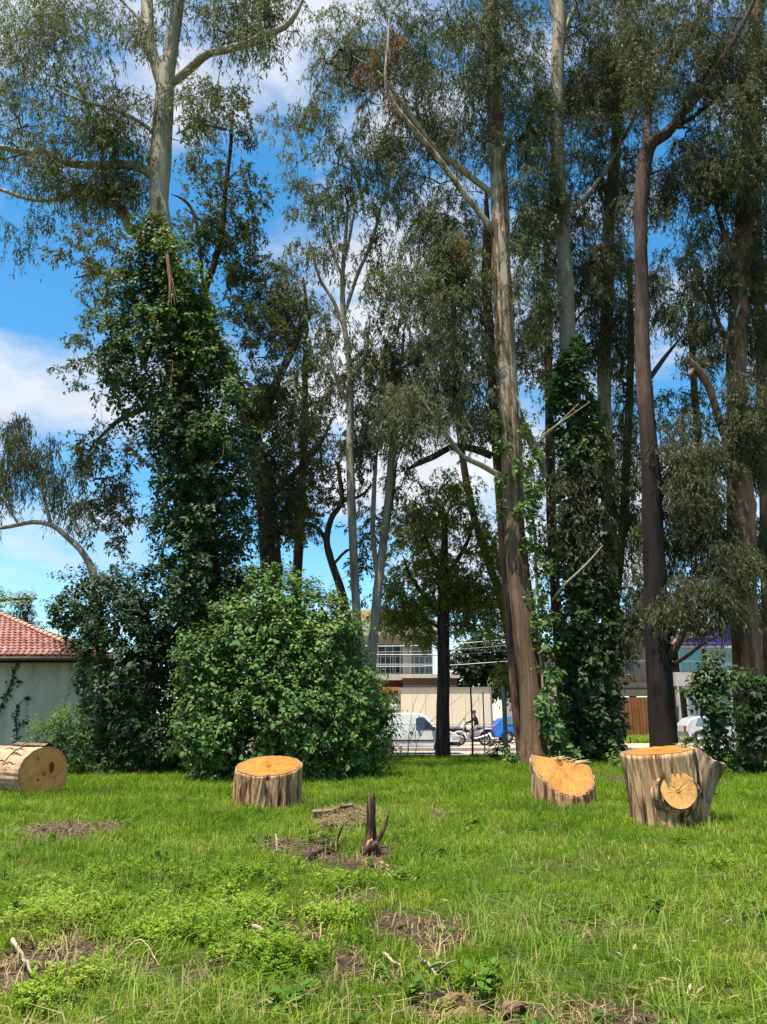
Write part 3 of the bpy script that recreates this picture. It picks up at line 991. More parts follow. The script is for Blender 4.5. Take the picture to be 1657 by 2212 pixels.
def make_big_stump():
    b = on_ground(1452, 1785)
    root = thing('forked_stump', 'big stump with a round sawn branch on its front and a torn fork', 'stump', b)
    hf = lambda x, y: 1.06 + .10 * (np.asarray(x)) + .05 * np.asarray(y)
    V, Q, rim = stump_geo(.51, hf, 12.7, .16, .08, .08, .06, .0, elx=1.03, rf=7.5, nth=260)
    # the trunk widens upward and leans
    lean = lambda V: V + np.stack([-.11 * np.clip(V[:, 2], 0, 2) / 1.06 , 0 * V[:, 0], 0 * V[:, 0]], -1)
    link('bark', mesh_np('bark', lean(V), Q), M['big_bark'], root)
    V, Q, T = cut_geo(rim, hf, [(.3, .1, .9, .03), (2.5, .1, .8, .03), (-1.4, .1, .9, .02), (-2.4, .2, .9, .02)], 3)
    link('cut_face', mesh_np('cut_face', lean(V), Q, T), M['cut_orange'], root)
    # the fork that leaves to the side and ends torn
    ctrl = [(.20, .02, .05, .30), (.28, .03, .36, .31), (.42, .04, .70, .33), (.58, .06, .99, .36)]
    c = resample(ctrl, .06)

    def rf(th, i, pts):
        cc, ss = np.cos(th), np.sin(th)
        return 1 + .14 * (vn(cc * 1.6 + 4, ss * 1.6, i * .05) - .5) + .10 * (np.abs(vn(cc * 6, ss * 6 + 2, i * .04) - .5) * -2 + .5)
    Vt, Qt = tube(c[:, :3], c[:, 3], 72, rf)
    Vt = Vt.reshape(len(c), 72, 3)
    th = np.linspace(0, 2 * np.pi, 72, endpoint=False)
    rag = .09 * (vn(np.cos(th) * 2.2, np.sin(th) * 2.2, 9) - .5) + .03 * (vn(np.cos(th) * 9, np.sin(th) * 9, 2) - .5)
    Vt[-1, :, 2] += rag - .05 * np.cos(th) ; Vt[-2, :, 2] += rag * .5
    fork = link('fork', mesh_np('fork', Vt.reshape(-1, 3), Qt), M['grey_wood'], root)
    rimf = Vt[-1]; cen = rimf.mean(0)
    rows = []
    for s in np.linspace(.96, .08, 7):
        p = cen + (rimf - cen) * s
        p[:, 2] += .10 * (vn(p[:, 0] * 12, p[:, 1] * 12, 5) - .5) - .05 * (1 - s)
        rows.append(p)
    Vf = np.concatenate([rimf[None]] + [r_[None] for r_ in rows]).reshape(-1, 3)
    i = np.arange(7)[:, None]; j = np.arange(72)[None]
    a = i * 72 + j; bq = i * 72 + (j + 1) % 72
    Qf = np.stack([a, bq, bq + 72, a + 72], -1).reshape(-1, 4)
    link('torn_end', mesh_np('torn_end', Vf, Qf), M['grey_wood'], fork)
    # the sawn branch facing the lawn
    dirv = norm(np.array([-.12, -1.0, .20])); st = np.array([.0, -.10, .44])
    p = [st + dirv * s for s in (0.0, .20, .28, .35, .39, .42, .46, .49)]
    Vb, Qb = tube(np.array(p), [.46, .41, .37, .335, .345, .315, .285, .265], 60, lambda th, i, pts: (1 + .10 * (vn(np.cos(th) * 1.5, np.sin(th) * 1.5, 3) - .5) + .14 * (vn(np.cos(th) * 7, np.sin(th) * 7, i * .25) - .5) * np.where(i > 5, .25, 1.0)) * (1 + .12 * np.cos(th * 1.0 + 2.6)))
    stub = link('branch_stub', mesh_np('branch_stub', Vb, Qb), M['big_bark'], root)
    rimb = Vb.reshape(len(p), 60, 3)[-1]; cen = rimb.mean(0)
    X = norm(np.cross(dirv, np.array([0, 0, 1.0]))); Yv = np.cross(X, dirv)
    loc2 = np.stack([(rimb - cen) @ X, (rimb - cen) @ Yv, np.zeros(60)], -1)
    Vc, Qc, Tc = cut_geo(loc2, lambda x, y: np.zeros(np.shape(x)) - .004 + 0 * np.asarray(x), [(.6, .1, .7, .012), (2.6, .1, .6, .012), (-1.6, .1, .8, .012)], 6, nr=12, inset=.93)
    o = link('cut_face', mesh_np('cut_face', Vc, Qc, Tc), M['cut_stub'], stub)
    Mx = Matrix(((X[0], Yv[0], dirv[0], cen[0]), (X[1], Yv[1], dirv[1], cen[1]), (X[2], Yv[2], dirv[2], cen[2]), (0, 0, 0, 1)))
    # right-handed frame facing out
    if Mx.determinant() < 0:
        Mx = Matrix(((-X[0], Yv[0], dirv[0], cen[0]), (-X[1], Yv[1], dirv[1], cen[1]), (-X[2], Yv[2], dirv[2], cen[2]), (0, 0, 0, 1)))
    o.matrix_local = Mx
    # bark ridges running up between trunk and fork
    r = np.random.default_rng(25)
    for k in range(4):
        x0 = .16 + .06 * k; x1 = -.02 + .10 * k
        t = np.linspace(0, 1, 10)
        x = .20 + (x0 - .2) * (1 - t) + (x1 - .1) * t
        pts = np.stack([x, -(.47 - .14 * t) + np.clip(x - .2, 0, 1) * .5 - .03, .02 + t * (1.0 - .03 * k)], -1)
        pts[:, 0] += .02 * np.sin(t * 7 + k)
        MB().tube(pts, .022 * (1 - .4 * t) * r.uniform(.7, 1.3), 6).build('bark_ridge', M['big_bark' if k % 2 else 'grey_wood'], root, smooth=True)
    MB().tube([(.52, -.05, .42), (.62, -.08, .44), (.70, -.1, .435)], [.03, .016, .004], 6).build('snag', M['bark_dark'], root, smooth=True)


def make_log():
    c = G(96, 1722); Yc = c[1] + .1
    cen = P(95, 1671, Yc)
    ax = norm(np.array([-.80, .60, -.0]))                 # from the sawn end into the log
    ax[2] = 0
    root = thing('felled_log', 'thick tan log lying on its side, dark red hole in its sawn end', 'log', (cen[0], cen[1], 0))
    z0 = cen[2]
    Rl = .53
    # local: log axis along +z of a helper frame, then turned
    X = norm(np.cross(ax, np.array([0, 0, 1.0]))); Yv = np.array([0, 0, 1.0])
    F = np.stack([X, Yv, -ax], -1)                        # columns: local x, y, z(out of the sawn end)
    L = 3.4
    V, Q, rim = stump_geo(Rl, lambda x, y: L + .06 * np.asarray(x) + 0 * np.asarray(y), 21.3, .035, .05, 0, 0, 0, nth=120, nz=30, ely=1.0, rf=5)
    V = V.copy(); V[:, 2] -= L
    Vw = V @ F.T + np.array([0, 0, z0])
    link('bark', mesh_np('bark', Vw, Q), M['log_bark'], root)
    # sawn face
    rim2 = rim.copy(); rim2[:, 2] -= L
    Vc, Qc, Tc = cut_geo(rim2, lambda x, y: .06 * np.asarray(x) + 0 * np.asarray(y), [(1.5, .1, .9, .012), (2.4, .1, .5, .012), (-.4, .1, .6, .008)], 4)
    o = link('cut_face', mesh_np('cut_face', Vc, Qc, Tc), M['cut_amber'], root)
    o.matrix_local = Matrix(((F[0][0], F[0][1], F[0][2], 0), (F[1][0], F[1][1], F[1][2], 0), (F[2][0], F[2][1], F[2][2], z0), (0, 0, 0, 1)))
    # rot hole and small knots let into the sawn face
    def blotch(px, py, sx, sy, name, mat):
        a = np.linspace(0, 2 * np.pi, 18, endpoint=False)
        rr = 1 + .25 * (vn(np.cos(a) * 2, np.sin(a) * 2, px * 9) - .5)
        ring = np.stack([px + sx * rr * np.cos(a), py + sy * rr * np.sin(a), np.full(18, .012)], -1)
        ring[:, 2] += .06 * ring[:, 0]
        inn = ring.copy(); inn[:, :2] = [px, py] + (ring[:, :2] - [px, py]) * .75; inn[:, 2] -= .003
        Vh = np.concatenate([ring, inn, [[px, py, .006 + .06 * px]]])
        j = np.arange(18)
        Qh = np.stack([j, (j + 1) % 18, 18 + (j + 1) % 18, 18 + j], -1)
        Th = np.stack([18 + j, 18 + (j + 1) % 18, np.full(18, 36)], -1)
        link(name, mesh_np(name, Vh @ F.T + np.array([0, 0, z0]), Qh, Th), mat, root)
    red = plain('dark red rot', (.13, .022, .008, 1), .8, .3, .4, 12)
    blotch(.15, .12, .050, .115, 'rot_hole', red)
    blotch(-.16, .30, .016, .026, 'knot', red)
    blotch(-.12, -.12, .016, .03, 'knot', red)
    # raised rind round the top of the end, loose bark slab on top, splits
    for (a, z, ln, w) in ((1.05, -.25, .9, .20), (1.45, -.02, 1.3, .22), (.75, -.0, .5, .15)):
        n = 10; t = np.linspace(0, 1, n)
        rows = []
        for da, lift in ((-w, .01), (-w * .4, .05), (w * .4, .055), (w, .012)):
            rr = Rl * 1.04 + lift
            rows.append(np.stack([rr * np.cos(a + da + .05 * np.sin(t * 5)), rr * np.sin(a + da) + 0 * t, z - t * ln + .04 * np.sin(t * 9 + da * 5)], -1))
        Vs = np.stack(rows, 1).reshape(-1, 3); i = np.arange(n - 1)[:, None] * 4
        Qs = np.concatenate([i + np.array([[k, k + 1, k + 5, k + 4]]) for k in range(3)]).reshape(-1, 4)
        link('bark_slab', mesh_np('bark_slab', Vs @ F.T + np.array([0, 0, z0]), Qs), M['bark_brown'], root)
    r = np.random.default_rng(8)
    for k in range(11):                                   # dark drying splits along the bark
        a = 2.3 + .32 * (k % 6) + r.normal(0, .05) - .6; s = -r.uniform(.05, .9); ln = r.uniform(.3, .8)
        t = np.linspace(0, 1, 8)
        pts = np.stack([np.cos(a + .04 * np.sin(t * 8)) * Rl * 1.018, np.sin(a + .04 * np.sin(t * 8)) * Rl * 1.018, s - t * ln], -1)
        MB().tube(pts @ F.T + np.array([0, 0, z0]), .011 * np.sin(np.linspace(.2, 2.9, 8)), 5).build('bark_split', M['bark_dark'], root, smooth=True)
    pts = np.stack([np.cos(np.linspace(1.2, 2.9, 12)) * Rl * 1.015, np.sin(np.linspace(1.2, 2.9, 12)) * Rl * 1.015, np.full(12, -.72)], -1)
    MB().tube(pts @ F.T + np.array([0, 0, z0]), .012, 5).build('saw_kerf', M['bark_dark'], root, smooth=True)


make_center_stump()
make_notched_stump()
make_big_stump()
make_log()

# ------------------------------------------------------------------ trees
def bark_r(seed, amp=.085, fl=.06, k=5.0, zs=.7):
    def f(th, i, pts):
        z = pts[:, 2][:, None]
        c, s = np.cos(th), np.sin(th)
        return (1 + amp * 2 * (vn(c * 1.5 + seed, s * 1.5, z * zs) - .5) + fl * 2 * (vn(c * k, s * k + seed, z * zs * 1.4) - .5)
                + 1.6 * np.clip(vn(c * 2.6 + seed * 3, s * 2.6, z * 1.5) - .80, 0, 1))
    return f


def ctrl3(poly, Y):
    """(px, py, half width[, dY]) in frame units -> world rows x, y, z, r"""
    out = []
    for p in poly:
        dY = p[3] if len(p) > 3 else 0.0
        w = P(p[0], p[1], Y + dY)
        out.append((w[0], w[1], w[2], p[2] * S(p[1], Y + dY)))
    return np.array(out)


def clusters_in(spec, Y, r):
    """spec rows: cx, cy, rx, ry, n[, dY, depth] ellipses in frame units"""
    out = []
    for sp in spec:
        cx, cy, rx, ry, n = sp[:5]
        dY = sp[5] if len(sp) > 5 else 0.0
        dep = sp[6] if len(sp) > 6 else None
        k = 0
        while k < n:
            v = r.normal(0, 1, 3); v = v / np.linalg.norm(v) * r.random() ** .4
            px, py = cx + rx * v[0], cy + ry * v[1]
            s = S(py, Y + dY)
            d = dep if dep is not None else min(rx * s, 3.2)
            p = P(px, py, Y + dY + v[2] * d)
            if p[2] < .8:
                k += 1
                continue
            if vn(p[0] * .62, p[1] * .62, p[2] * .62) < r.uniform(.34, .56):
                if r.random() < .7:
                    k += .34
                    continue
            out.append(p); k += 1
    return np.array(out)


def grow(skel, clusters, r, sag=.15):
    """attach every leaf cluster to the nearest wood; returns chains (n,5,3) and radii"""
    pts = [skel[:, :3]]; own = [np.full(len(skel), -1)]
    base = skel[:, :3]
    d0 = np.min(np.linalg.norm(clusters[:, None] - base[None], axis=2), axis=1)
    order = np.argsort(d0)
    chains = []; parent = []
    allp = base.copy(); allo = np.full(len(base), -1)
    cap = np.zeros((len(base) + len(clusters) * 4 + 10, 3)); co = np.full(len(cap), -1)
    cap[:len(base)] = base; m = len(base)
    for ci in order:
        c = clusters[ci]
        dv = c - cap[:m]
        d = np.linalg.norm(dv, axis=1) + .75 * np.clip(-dv[:, 2], 0, 9) + .15 * (co[:m] < 0)
        b = int(np.argmin(d))
        a = cap[b]; dist = np.linalg.norm(c - a)
        t = np.linspace(0, 1, 5)[:, None]
        ctl = (a + c) / 2 + r.normal(0, .13, 3) * dist + np.array([0, 0, sag * dist])
        ch = (1 - t) ** 2 * a + 2 * t * (1 - t) * ctl + t ** 2 * c
        ch[1:4] += r.normal(0, .035, (3, 3)) * dist
        parent.append(co[b]); k = len(chains); chains.append(ch)
        cap[m:m + 4] = ch[1:]; co[m:m + 4] = k; m += 4
    n = len(chains)
    load = np.ones(n)
    for k in range(n - 1, -1, -1):
        if parent[k] >= 0:
            load[parent[k]] += load[k]
    return np.array(chains), load


def sprays(ends, dirs, r, per, length, droop):
    """twigs that hang from the branch ends: (n*per, 4, 3)"""
    n = len(ends) * per
    e = np.repeat(ends, per, 0); dd = np.repeat(norm(dirs), per, 0)
    d = norm(dd * .5 + r.normal(0, .75, (n, 3)))
    L = length * r.uniform(.5, 1.3, n)[:, None]
    p0 = e + r.normal(0, .06, (n, 3))
    p1 = p0 + d * L * .36 + np.array([0, 0, .05])
    g = np.array([0, 0, -1.0])
    p2 = p1 + norm(d * (1 - droop) + g * droop) * L * .34
    p3 = p2 + norm(d * (1 - droop) * .5 + g * (droop + .15)) * L * .34
    return np.stack([p0, p1, p2, p3], 1)


def leaves_on(sp, r, per, ll, lw, hang):
    n = len(sp) * per
    t = r.random(n) ** .7 * 3
    idx = np.repeat(np.arange(len(sp)), per)
    i = np.clip(t.astype(int), 0, 2); f = (t - i)[:, None]
    p = sp[idx, i] * (1 - f) + sp[idx, i + 1] * f
    ax = norm(sp[idx, i + 1] - sp[idx, i])
    D = norm(ax * .35 + r.normal(0, .65, (n, 3)) * (1 - hang * .55) + np.array([0, 0, -1.0]) * hang)
    Nn = norm(r.normal(0, 1, (n, 3)) + np.array([0, 0, .5 * (1 - hang)]))
    L = ll * r.uniform(.6, 1.3, n)
    return p + r.normal(0, .025, (n, 3)), D, Nn, L, L * lw * r.uniform(.75, 1.3, n)


def make_tree(name, label, base, Y, trunk, limbs=(), crown=(), leaf='euc', bark='bark_pale', ll=.19, lw=.19, hang=.75, per=5, lp=16,
              slen=.75, droop=.7, seed=1, group='tall gum trees', cat='tree', sides=28, limb_bark=None, low_bark=None, twig_r=.0075,
              strips=0, extra=(), limb_mats=None, flare=.35, twig='twig', tfrom=.15, skel_limbs_only=False, sag=.15):
    r = np.random.default_rng(seed)
    if base is None:
        bw = np.array(P(trunk[0][0], trunk[0][1], Y)); bw[2] = float(gz(bw[0], bw[1]))
    else:
        bw = np.array([P(base, 1554, Y)[0], Y, 0.0]); bw[2] = float(gz(bw[0], bw[1]))
    root = thing(name, label, cat, bw, group=group)
    c = ctrl3(trunk, Y)
    if base is not None:
        rb = c[0, 3]
        if c[0, 2] > .3:
            c = np.vstack([[bw[0], bw[1], bw[2] - .15, rb * 1.05], c])
        else:
            c[0, :3] = bw - [0, 0, .15]
    w = resample(c, .22)
    z = w[:, 2] - bw[2]
    rad = w[:, 3] * (1 + flare * np.exp(-np.clip(z, 0, 9) / .45) * (base is not None))
    V, Q = tube(w[:, :3], rad, sides, bark_r(seed * 1.7))
    link('trunk', mesh_np('trunk', V - bw, Q), M[bark], root)
    zt = w[:, 2]
    lowz = zt.min() + (zt.max() - zt.min()) * tfrom
    skel = [w[(zt > lowz)][::2]] if not skel_limbs_only else []
    for li, lb in enumerate(limbs):
        cl = ctrl3(lb, Y)
        cl[-1, 3] *= .4
        wl = resample(cl, .2)
        V, Q = tube(wl[:, :3], wl[:, 3], 14, bark_r(seed * 2.3 + len(skel), .08, .06))
        link('limb', mesh_np('limb', V - bw, Q), M[(limb_mats or {}).get(li, limb_bark or bark)], root)
        skel.append(wl[2::2])
    if len(crown):
        cls = clusters_in(crown, Y, r)
        ch, load = grow(np.vstack(skel), cls, r, sag)
        r0 = np.clip(twig_r * load ** .5, .006, .11)
        prof = np.linspace(1, .45, 5)[None, :]
        rd = np.maximum(r0[:, None] * prof, .004)
        V, Q = tubes_batch(ch, rd, 5)
        sp = sprays(ch[:, -1], ch[:, -1] - ch[:, -2], r, per, slen, droop)
        sp2 = sprays(ch[:, -2], r.normal(0, 1, (len(ch), 3)), r, max(1, per // 3), slen, droop)
        sp = np.concatenate([sp, sp2])
        tw = sp[r.random(len(sp)) < .6][:, [0, 1, 3]]
        V2, Q2 = tubes_batch(tw, np.array([[.007, .005, .002]]).repeat(len(tw), 0) * 1.15, 3)
        link('branches', mesh_np('branches', np.vstack([V, V2]) - bw, np.vstack([Q, Q2 + len(V)])), M[twig], root, kind='stuff')
        lv = leaves_on(sp, r, lp, ll, lw, hang)
        V, Q = leaves_geo(*lv, 'kite')
        link('crown', mesh_np('crown', V - bw, Q), M[leaf], root, kind='stuff')
    for (spec, mat) in extra:
        cl = clusters_in(spec, Y, r)
        sp = sprays(cl, r.normal(0, 1, cl.shape), r, 7, .8, .9)
        V, Q = leaves_geo(*leaves_on(sp, r, 18, .22, .16, .95), 'kite')
        link('dead_foliage', mesh_np('dead_foliage', V - bw, Q), M[mat], root, kind='stuff')
    for k in range(strips):                                # ribbons of bark peeling off the trunk
        i = int(r.integers(int(len(w) * .25), int(len(w) * .85)))
        a = r.uniform(-2.4, -.7)
        ln = r.uniform(.8, 2.6); n = 9; t = np.linspace(0, 1, n)
        p0 = w[i, :3] + np.array([math.cos(a), math.sin(a), 0]) * w[i, 3] * 1.0
        o = np.array([math.cos(a), math.sin(a), 0])
        pts = p0 + np.outer(t, [0, 0, -ln]) + np.outer(.02 + .16 * t ** 2 * r.uniform(.3, 1.2), o) + np.outer(.05 * np.sin(t * 5 + k), [1, 0, 0])
        pts[:, :2] += (np.interp(pts[:, 2], zt, w[:, 0]) - w[i, 0])[:, None] * np.array([[1, 0]])
        wd = .06 * (1 - .6 * t) * r.uniform(.6, 1.4)
        sd = np.array([-math.sin(a), math.cos(a), 0])
        Vs = np.stack([pts - np.outer(wd, sd), pts + np.outer(wd * .2, o), pts + np.outer(wd, sd)], 1).reshape(-1, 3)
        i3 = np.arange(n - 1)[:, None] * 3
        Qs = np.concatenate([i3 + np.array([[0, 1, 4, 3]]), i3 + np.array([[1, 2, 5, 4]])]).reshape(-1, 4)
        link('bark_strip', mesh_np('bark_strip', Vs - bw, Qs), M['bark_red' if k % 3 else 'bark_strip'], root)
    return root


# --- the ivy clad gum on one side
make_tree('gum_tree', 'pale gum with a forked top rising out of a tall ivy tower', 470, 21.5,
          [(468, 1640, 42), (450, 1400, 38), (430, 1150, 36), (405, 900, 33), (375, 680, 28), (352, 520, 23), (343, 440, 21), (345, 380, 22), (350, 280, 20), (357, 190, 19), (358, 165, 18), (370, 110, 14), (385, 0, 13), (395, -120, 11)],
          [[(354, 195, 13), (338, 140, 13), (322, 90, 13), (317, 0, 13, .3), (310, -130, 10, .5)],
           [(366, 180, 9), (385, 170, 9), (420, 140, 9, -.4), (450, 116, 8, -.8), (495, 106, 8, -1.2), (540, 92, 8, -1.5), (575, 74, 7, -1.7), (615, 58, 6, -1.8), (640, 28, 5, -2), (662, -30, 4, -2)],
           [(335, 385, 11), (310, 365, 10), (270, 356, 9), (230, 357, 9, .2), (160, 355, 8, .5), (125, 343, 7, .7), (95, 328, 7, .8), (60, 330, 6, 1), (0, 318, 6, 1.2), (-90, 300, 4, 1.4)],
           [(338, 470, 9, .2), (290, 500, 12, .6), (268, 470, 9, .8), (245, 442, 7, 1), (210, 425, 6, 1.3), (160, 418, 6, 1.6), (130, 430, 5, 1.8), (70, 432, 4, 2), (0, 410, 4, 2.2), (-60, 400, 3, 2.2)],
           [(322, 90, 5, .1), (300, 40, 4, .6), (250, -10, 3, 1)],
           [(280, 470, 5, .8), (228, 400, 5, .9), (222, 330, 4, 1), (228, 280, 4, 1.1), (180, 200, 3, 1.2), (120, 110, 3, 1.4)],
           [(350, 300, 5), (300, 262, 4, -.4), (240, 235, 4, -.8), (170, 215, 3, -1.2), (100, 180, 3, -1.4)]],
          [(90, 190, 150, 140, 62, 0, 2.4), (235, 240, 110, 100, 46, 0, 2.2), (210, 60, 200, 90, 64, 0, 2.4), (50, 60, 110, 90, 40, 0, 2), (520, 60, 130, 80, 60, -1, 1.6), (90, 340, 130, 70, 36, .5, 2), (240, 400, 90, 60, 36, .4, 1.4), (70, 500, 90, 40, 14, 1.5, 1), (430, 200, 50, 40, 10, -.8, 1),
           (260, 300, 60, 50, 22), (-100, 200, 110, 240, 50), (350, -100, 330, 100, 120, 0, 2.5), (440, 300, 35, 60, 12), (130, 410, 120, 40, 22, 1.5, 1.5), (250, 410, 60, 50, 22, .6, 1), (560, -20, 90, 60, 28, -1, 1.5)],
          leaf='euc', bark='bark_clad', seed=3, strips=4, per=7, lp=11, slen=1.0, droop=.5, tfrom=.6, ll=.21, lw=.17, hang=.62, limb_bark='bark_pale')

# --- brownish broad leaved tree behind it
make_tree('dark_tree', 'dark brown leaved tree standing close behind the ivy tower, forked upright stems', 590, 26,
          [(590, 1640, 24), (588, 1400, 24), (585, 1230, 23), (575, 1100, 21), (555, 980, 19), (530, 880, 16), (500, 800, 13), (465, 740, 11), (440, 650, 8), (462, 570, 7), (480, 500, 6), (488, 400, 5), (498, 320, 4), (502, 240, 3)],
          [[(440, 660, 5), (434, 560, 4), (428, 500, 4), (418, 460, 3.5), (404, 438, 3), (385, 425, 2), (368, 420, 1)], [(545, 950, 10), (600, 820, 9), (640, 740, 7), (660, 660, 5), (655, 600, 4)],
           [(440, 650, 7), (380, 620, 5), (300, 600, 5, .6), (230, 590, 4, 1), (160, 600, 3, 1)], [(570, 1080, 10), (640, 1020, 7), (690, 960, 5), (720, 900, 4)], [(485, 500, 4), (440, 480, 3), (400, 450, 3)],
           [(500, 800, 8), (380, 860, 7, 1), (270, 900, 6, 1), (200, 960, 5, 1)], [(490, 280, 3), (430, 270, 3), (380, 290, 3)]],
          [(500, 250, 65, 75, 38), (500, 420, 85, 95, 60), (440, 500, 60, 80, 36), (520, 550, 60, 70, 30), (420, 250, 50, 50, 16), (180, 590, 105, 90, 36, 1, 1.6), (200, 490, 90, 50, 16, 1, 1.5), (195, 780, 75, 160, 40, 1, 1.5), (230, 1010, 90, 130, 58, 1, 1.5), (590, 720, 85, 150, 110), (610, 960, 95, 150, 165), (600, 1140, 75, 70, 44),
           (520, 640, 50, 100, 26), (250, 1130, 70, 90, 30, 1, 1.5), (420, 370, 40, 60, 12), (560, 860, 60, 100, 40)],
          leaf='brownleaf', bark='bark_dark', seed=8, ll=.16, lw=.36, hang=.35, per=5, lp=13, slen=.55, droop=.3, group='tall gum trees')

# --- slim pale stems in the gap
make_tree('slim_gum_tree', 'slim pale grey stem in the open gap, taller of the thin pair', 776, 28,
          [(780, 1450, 12), (772, 1350, 10), (764, 1200, 9), (759, 1080, 9), (756, 960, 8), (758, 870, 7), (752, 760, 6), (742, 690, 6), (740, 600, 5), (746, 520, 4), (752, 440, 3)],
          [[(748, 720, 4), (720, 650, 4), (690, 600, 3), (668, 520, 3)], [(744, 680, 4), (770, 600, 4), (800, 530, 4), (815, 480, 3), (830, 420, 2)], [(740, 600, 3), (715, 530, 3), (700, 440, 2)], [(756, 880, 4), (728, 820, 4), (712, 760, 3), (700, 680, 3)], [(758, 830, 4), (790, 760, 3), (800, 680, 3)], [(745, 560, 3), (758, 500, 3), (770, 430, 2)]],
          [(690, 420, 80, 90, 44), (790, 420, 90, 110, 56), (640, 280, 70, 90, 34), (730, 250, 80, 90, 40), (690, 560, 90, 70, 32), (800, 600, 60, 80, 24), (720, 760, 70, 90, 30), (800, 800, 60, 90, 26)],
          leaf='euc', bark='bark_grey', seed=12, ll=.2, lw=.22, per=5, lp=13, tfrom=.4, hang=.6, sides=14, twig='twig', twig_r=.006)
make_tree('slim_gum_tree', 'slim pale grey stem that leans outward, shorter of the thin pair', 800, 29,
          [(798, 1470, 13), (806, 1380, 11), (815, 1290, 10), (826, 1190, 9), (838, 1080, 8), (846, 980, 7), (856, 880, 6), (866, 800, 4), (872, 720, 3)],
          [[(818, 1260, 6), (806, 1160, 6), (808, 1060, 5), (816, 960, 4)], [(842, 1030, 4), (870, 960, 3), (900, 900, 3)], [(850, 930, 4), (830, 860, 3), (820, 780, 2)]],
          [(840, 740, 80, 100, 44), (880, 880, 70, 110, 40), (790, 960, 60, 110, 32), (860, 1100, 60, 100, 22)],
          leaf='euc_dark', bark='bark_grey', seed=13, ll=.18, lw=.28, per=5, lp=13, tfrom=.45, hang=.55, sides=14, twig_r=.006)
make_tree('crooked_tree', 'thin dark crooked tree that bends beside the slim pale stems', 752, 30,
          [(760, 1440, 12), (748, 1330, 11), (735, 1270, 9), (718, 1220, 8), (706, 1170, 7), (716, 1120, 6), (738, 1080, 5), (730, 1000, 4)],
          [[(710, 1180, 5), (690, 1145, 5), (660, 1130, 4), (640, 1150, 3)], [(720, 1220, 3), (748, 1190, 3), (780, 1180, 2)], [(735, 1085, 4), (780, 1070, 3), (810, 1040, 3)]],
          [(680, 1080, 60, 70, 26), (760, 1020, 60, 80, 30), (640, 1120, 40, 50, 14), (790, 1150, 40, 80, 22), (780, 1260, 30, 60, 12)],
          leaf='brownleaf', bark='bark_dark', seed=14, ll=.15, lw=.4, hang=.35, per=4, lp=12, slen=.5, droop=.3, tfrom=.5, sides=14)

# --- small yellow green tree by the street
make_tree('street_tree', 'straight dark trunked tree with yellow green crown, nearest the white van', 955, 32,
          [(955, 1630, 16), (957, 1540, 14), (958, 1440, 13), (958, 1340, 13), (958, 1270, 10), (960, 1190, 8), (962, 1110, 5)],
          [[(958, 1340, 7), (920, 1290, 6), (890, 1250, 4), (870, 1200, 3)], [(958, 1330, 7), (1000, 1280, 6), (1040, 1240, 4)], [(958, 1360, 4), (900, 1330, 4), (850, 1320, 3)], [(960, 1250, 5), (925, 1180, 4), (910, 1100, 3)], [(960, 1250, 5), (1010, 1170, 4), (1030, 1090, 3)]],
          [(940, 1130, 90, 95, 120), (890, 1230, 65, 80, 70), (1035, 1200, 75, 120, 120), (960, 1240, 80, 70, 70), (1000, 1090, 60, 60, 36), (1030, 1310, 55, 50, 36), (880, 1320, 50, 30, 18), (960, 1060, 50, 40, 20), (905, 1310, 45, 35, 22), (1000, 1300, 60, 40, 30), (850, 1290, 35, 30, 10), (1065, 1270, 40, 90, 34), (1062, 1345, 42, 40, 26), (885, 1350, 50, 30, 26), (830, 1335, 34, 36, 18), (915, 1375, 34, 22, 12), (1005, 1350, 40, 26, 18)],
          leaf='lime', bark='bark_dark', seed=15, ll=.17, lw=.3, hang=.45, per=5, lp=13, slen=.55, droop=.35, tfrom=.55, group='trees along the street', low_bark=None, flare=.2)

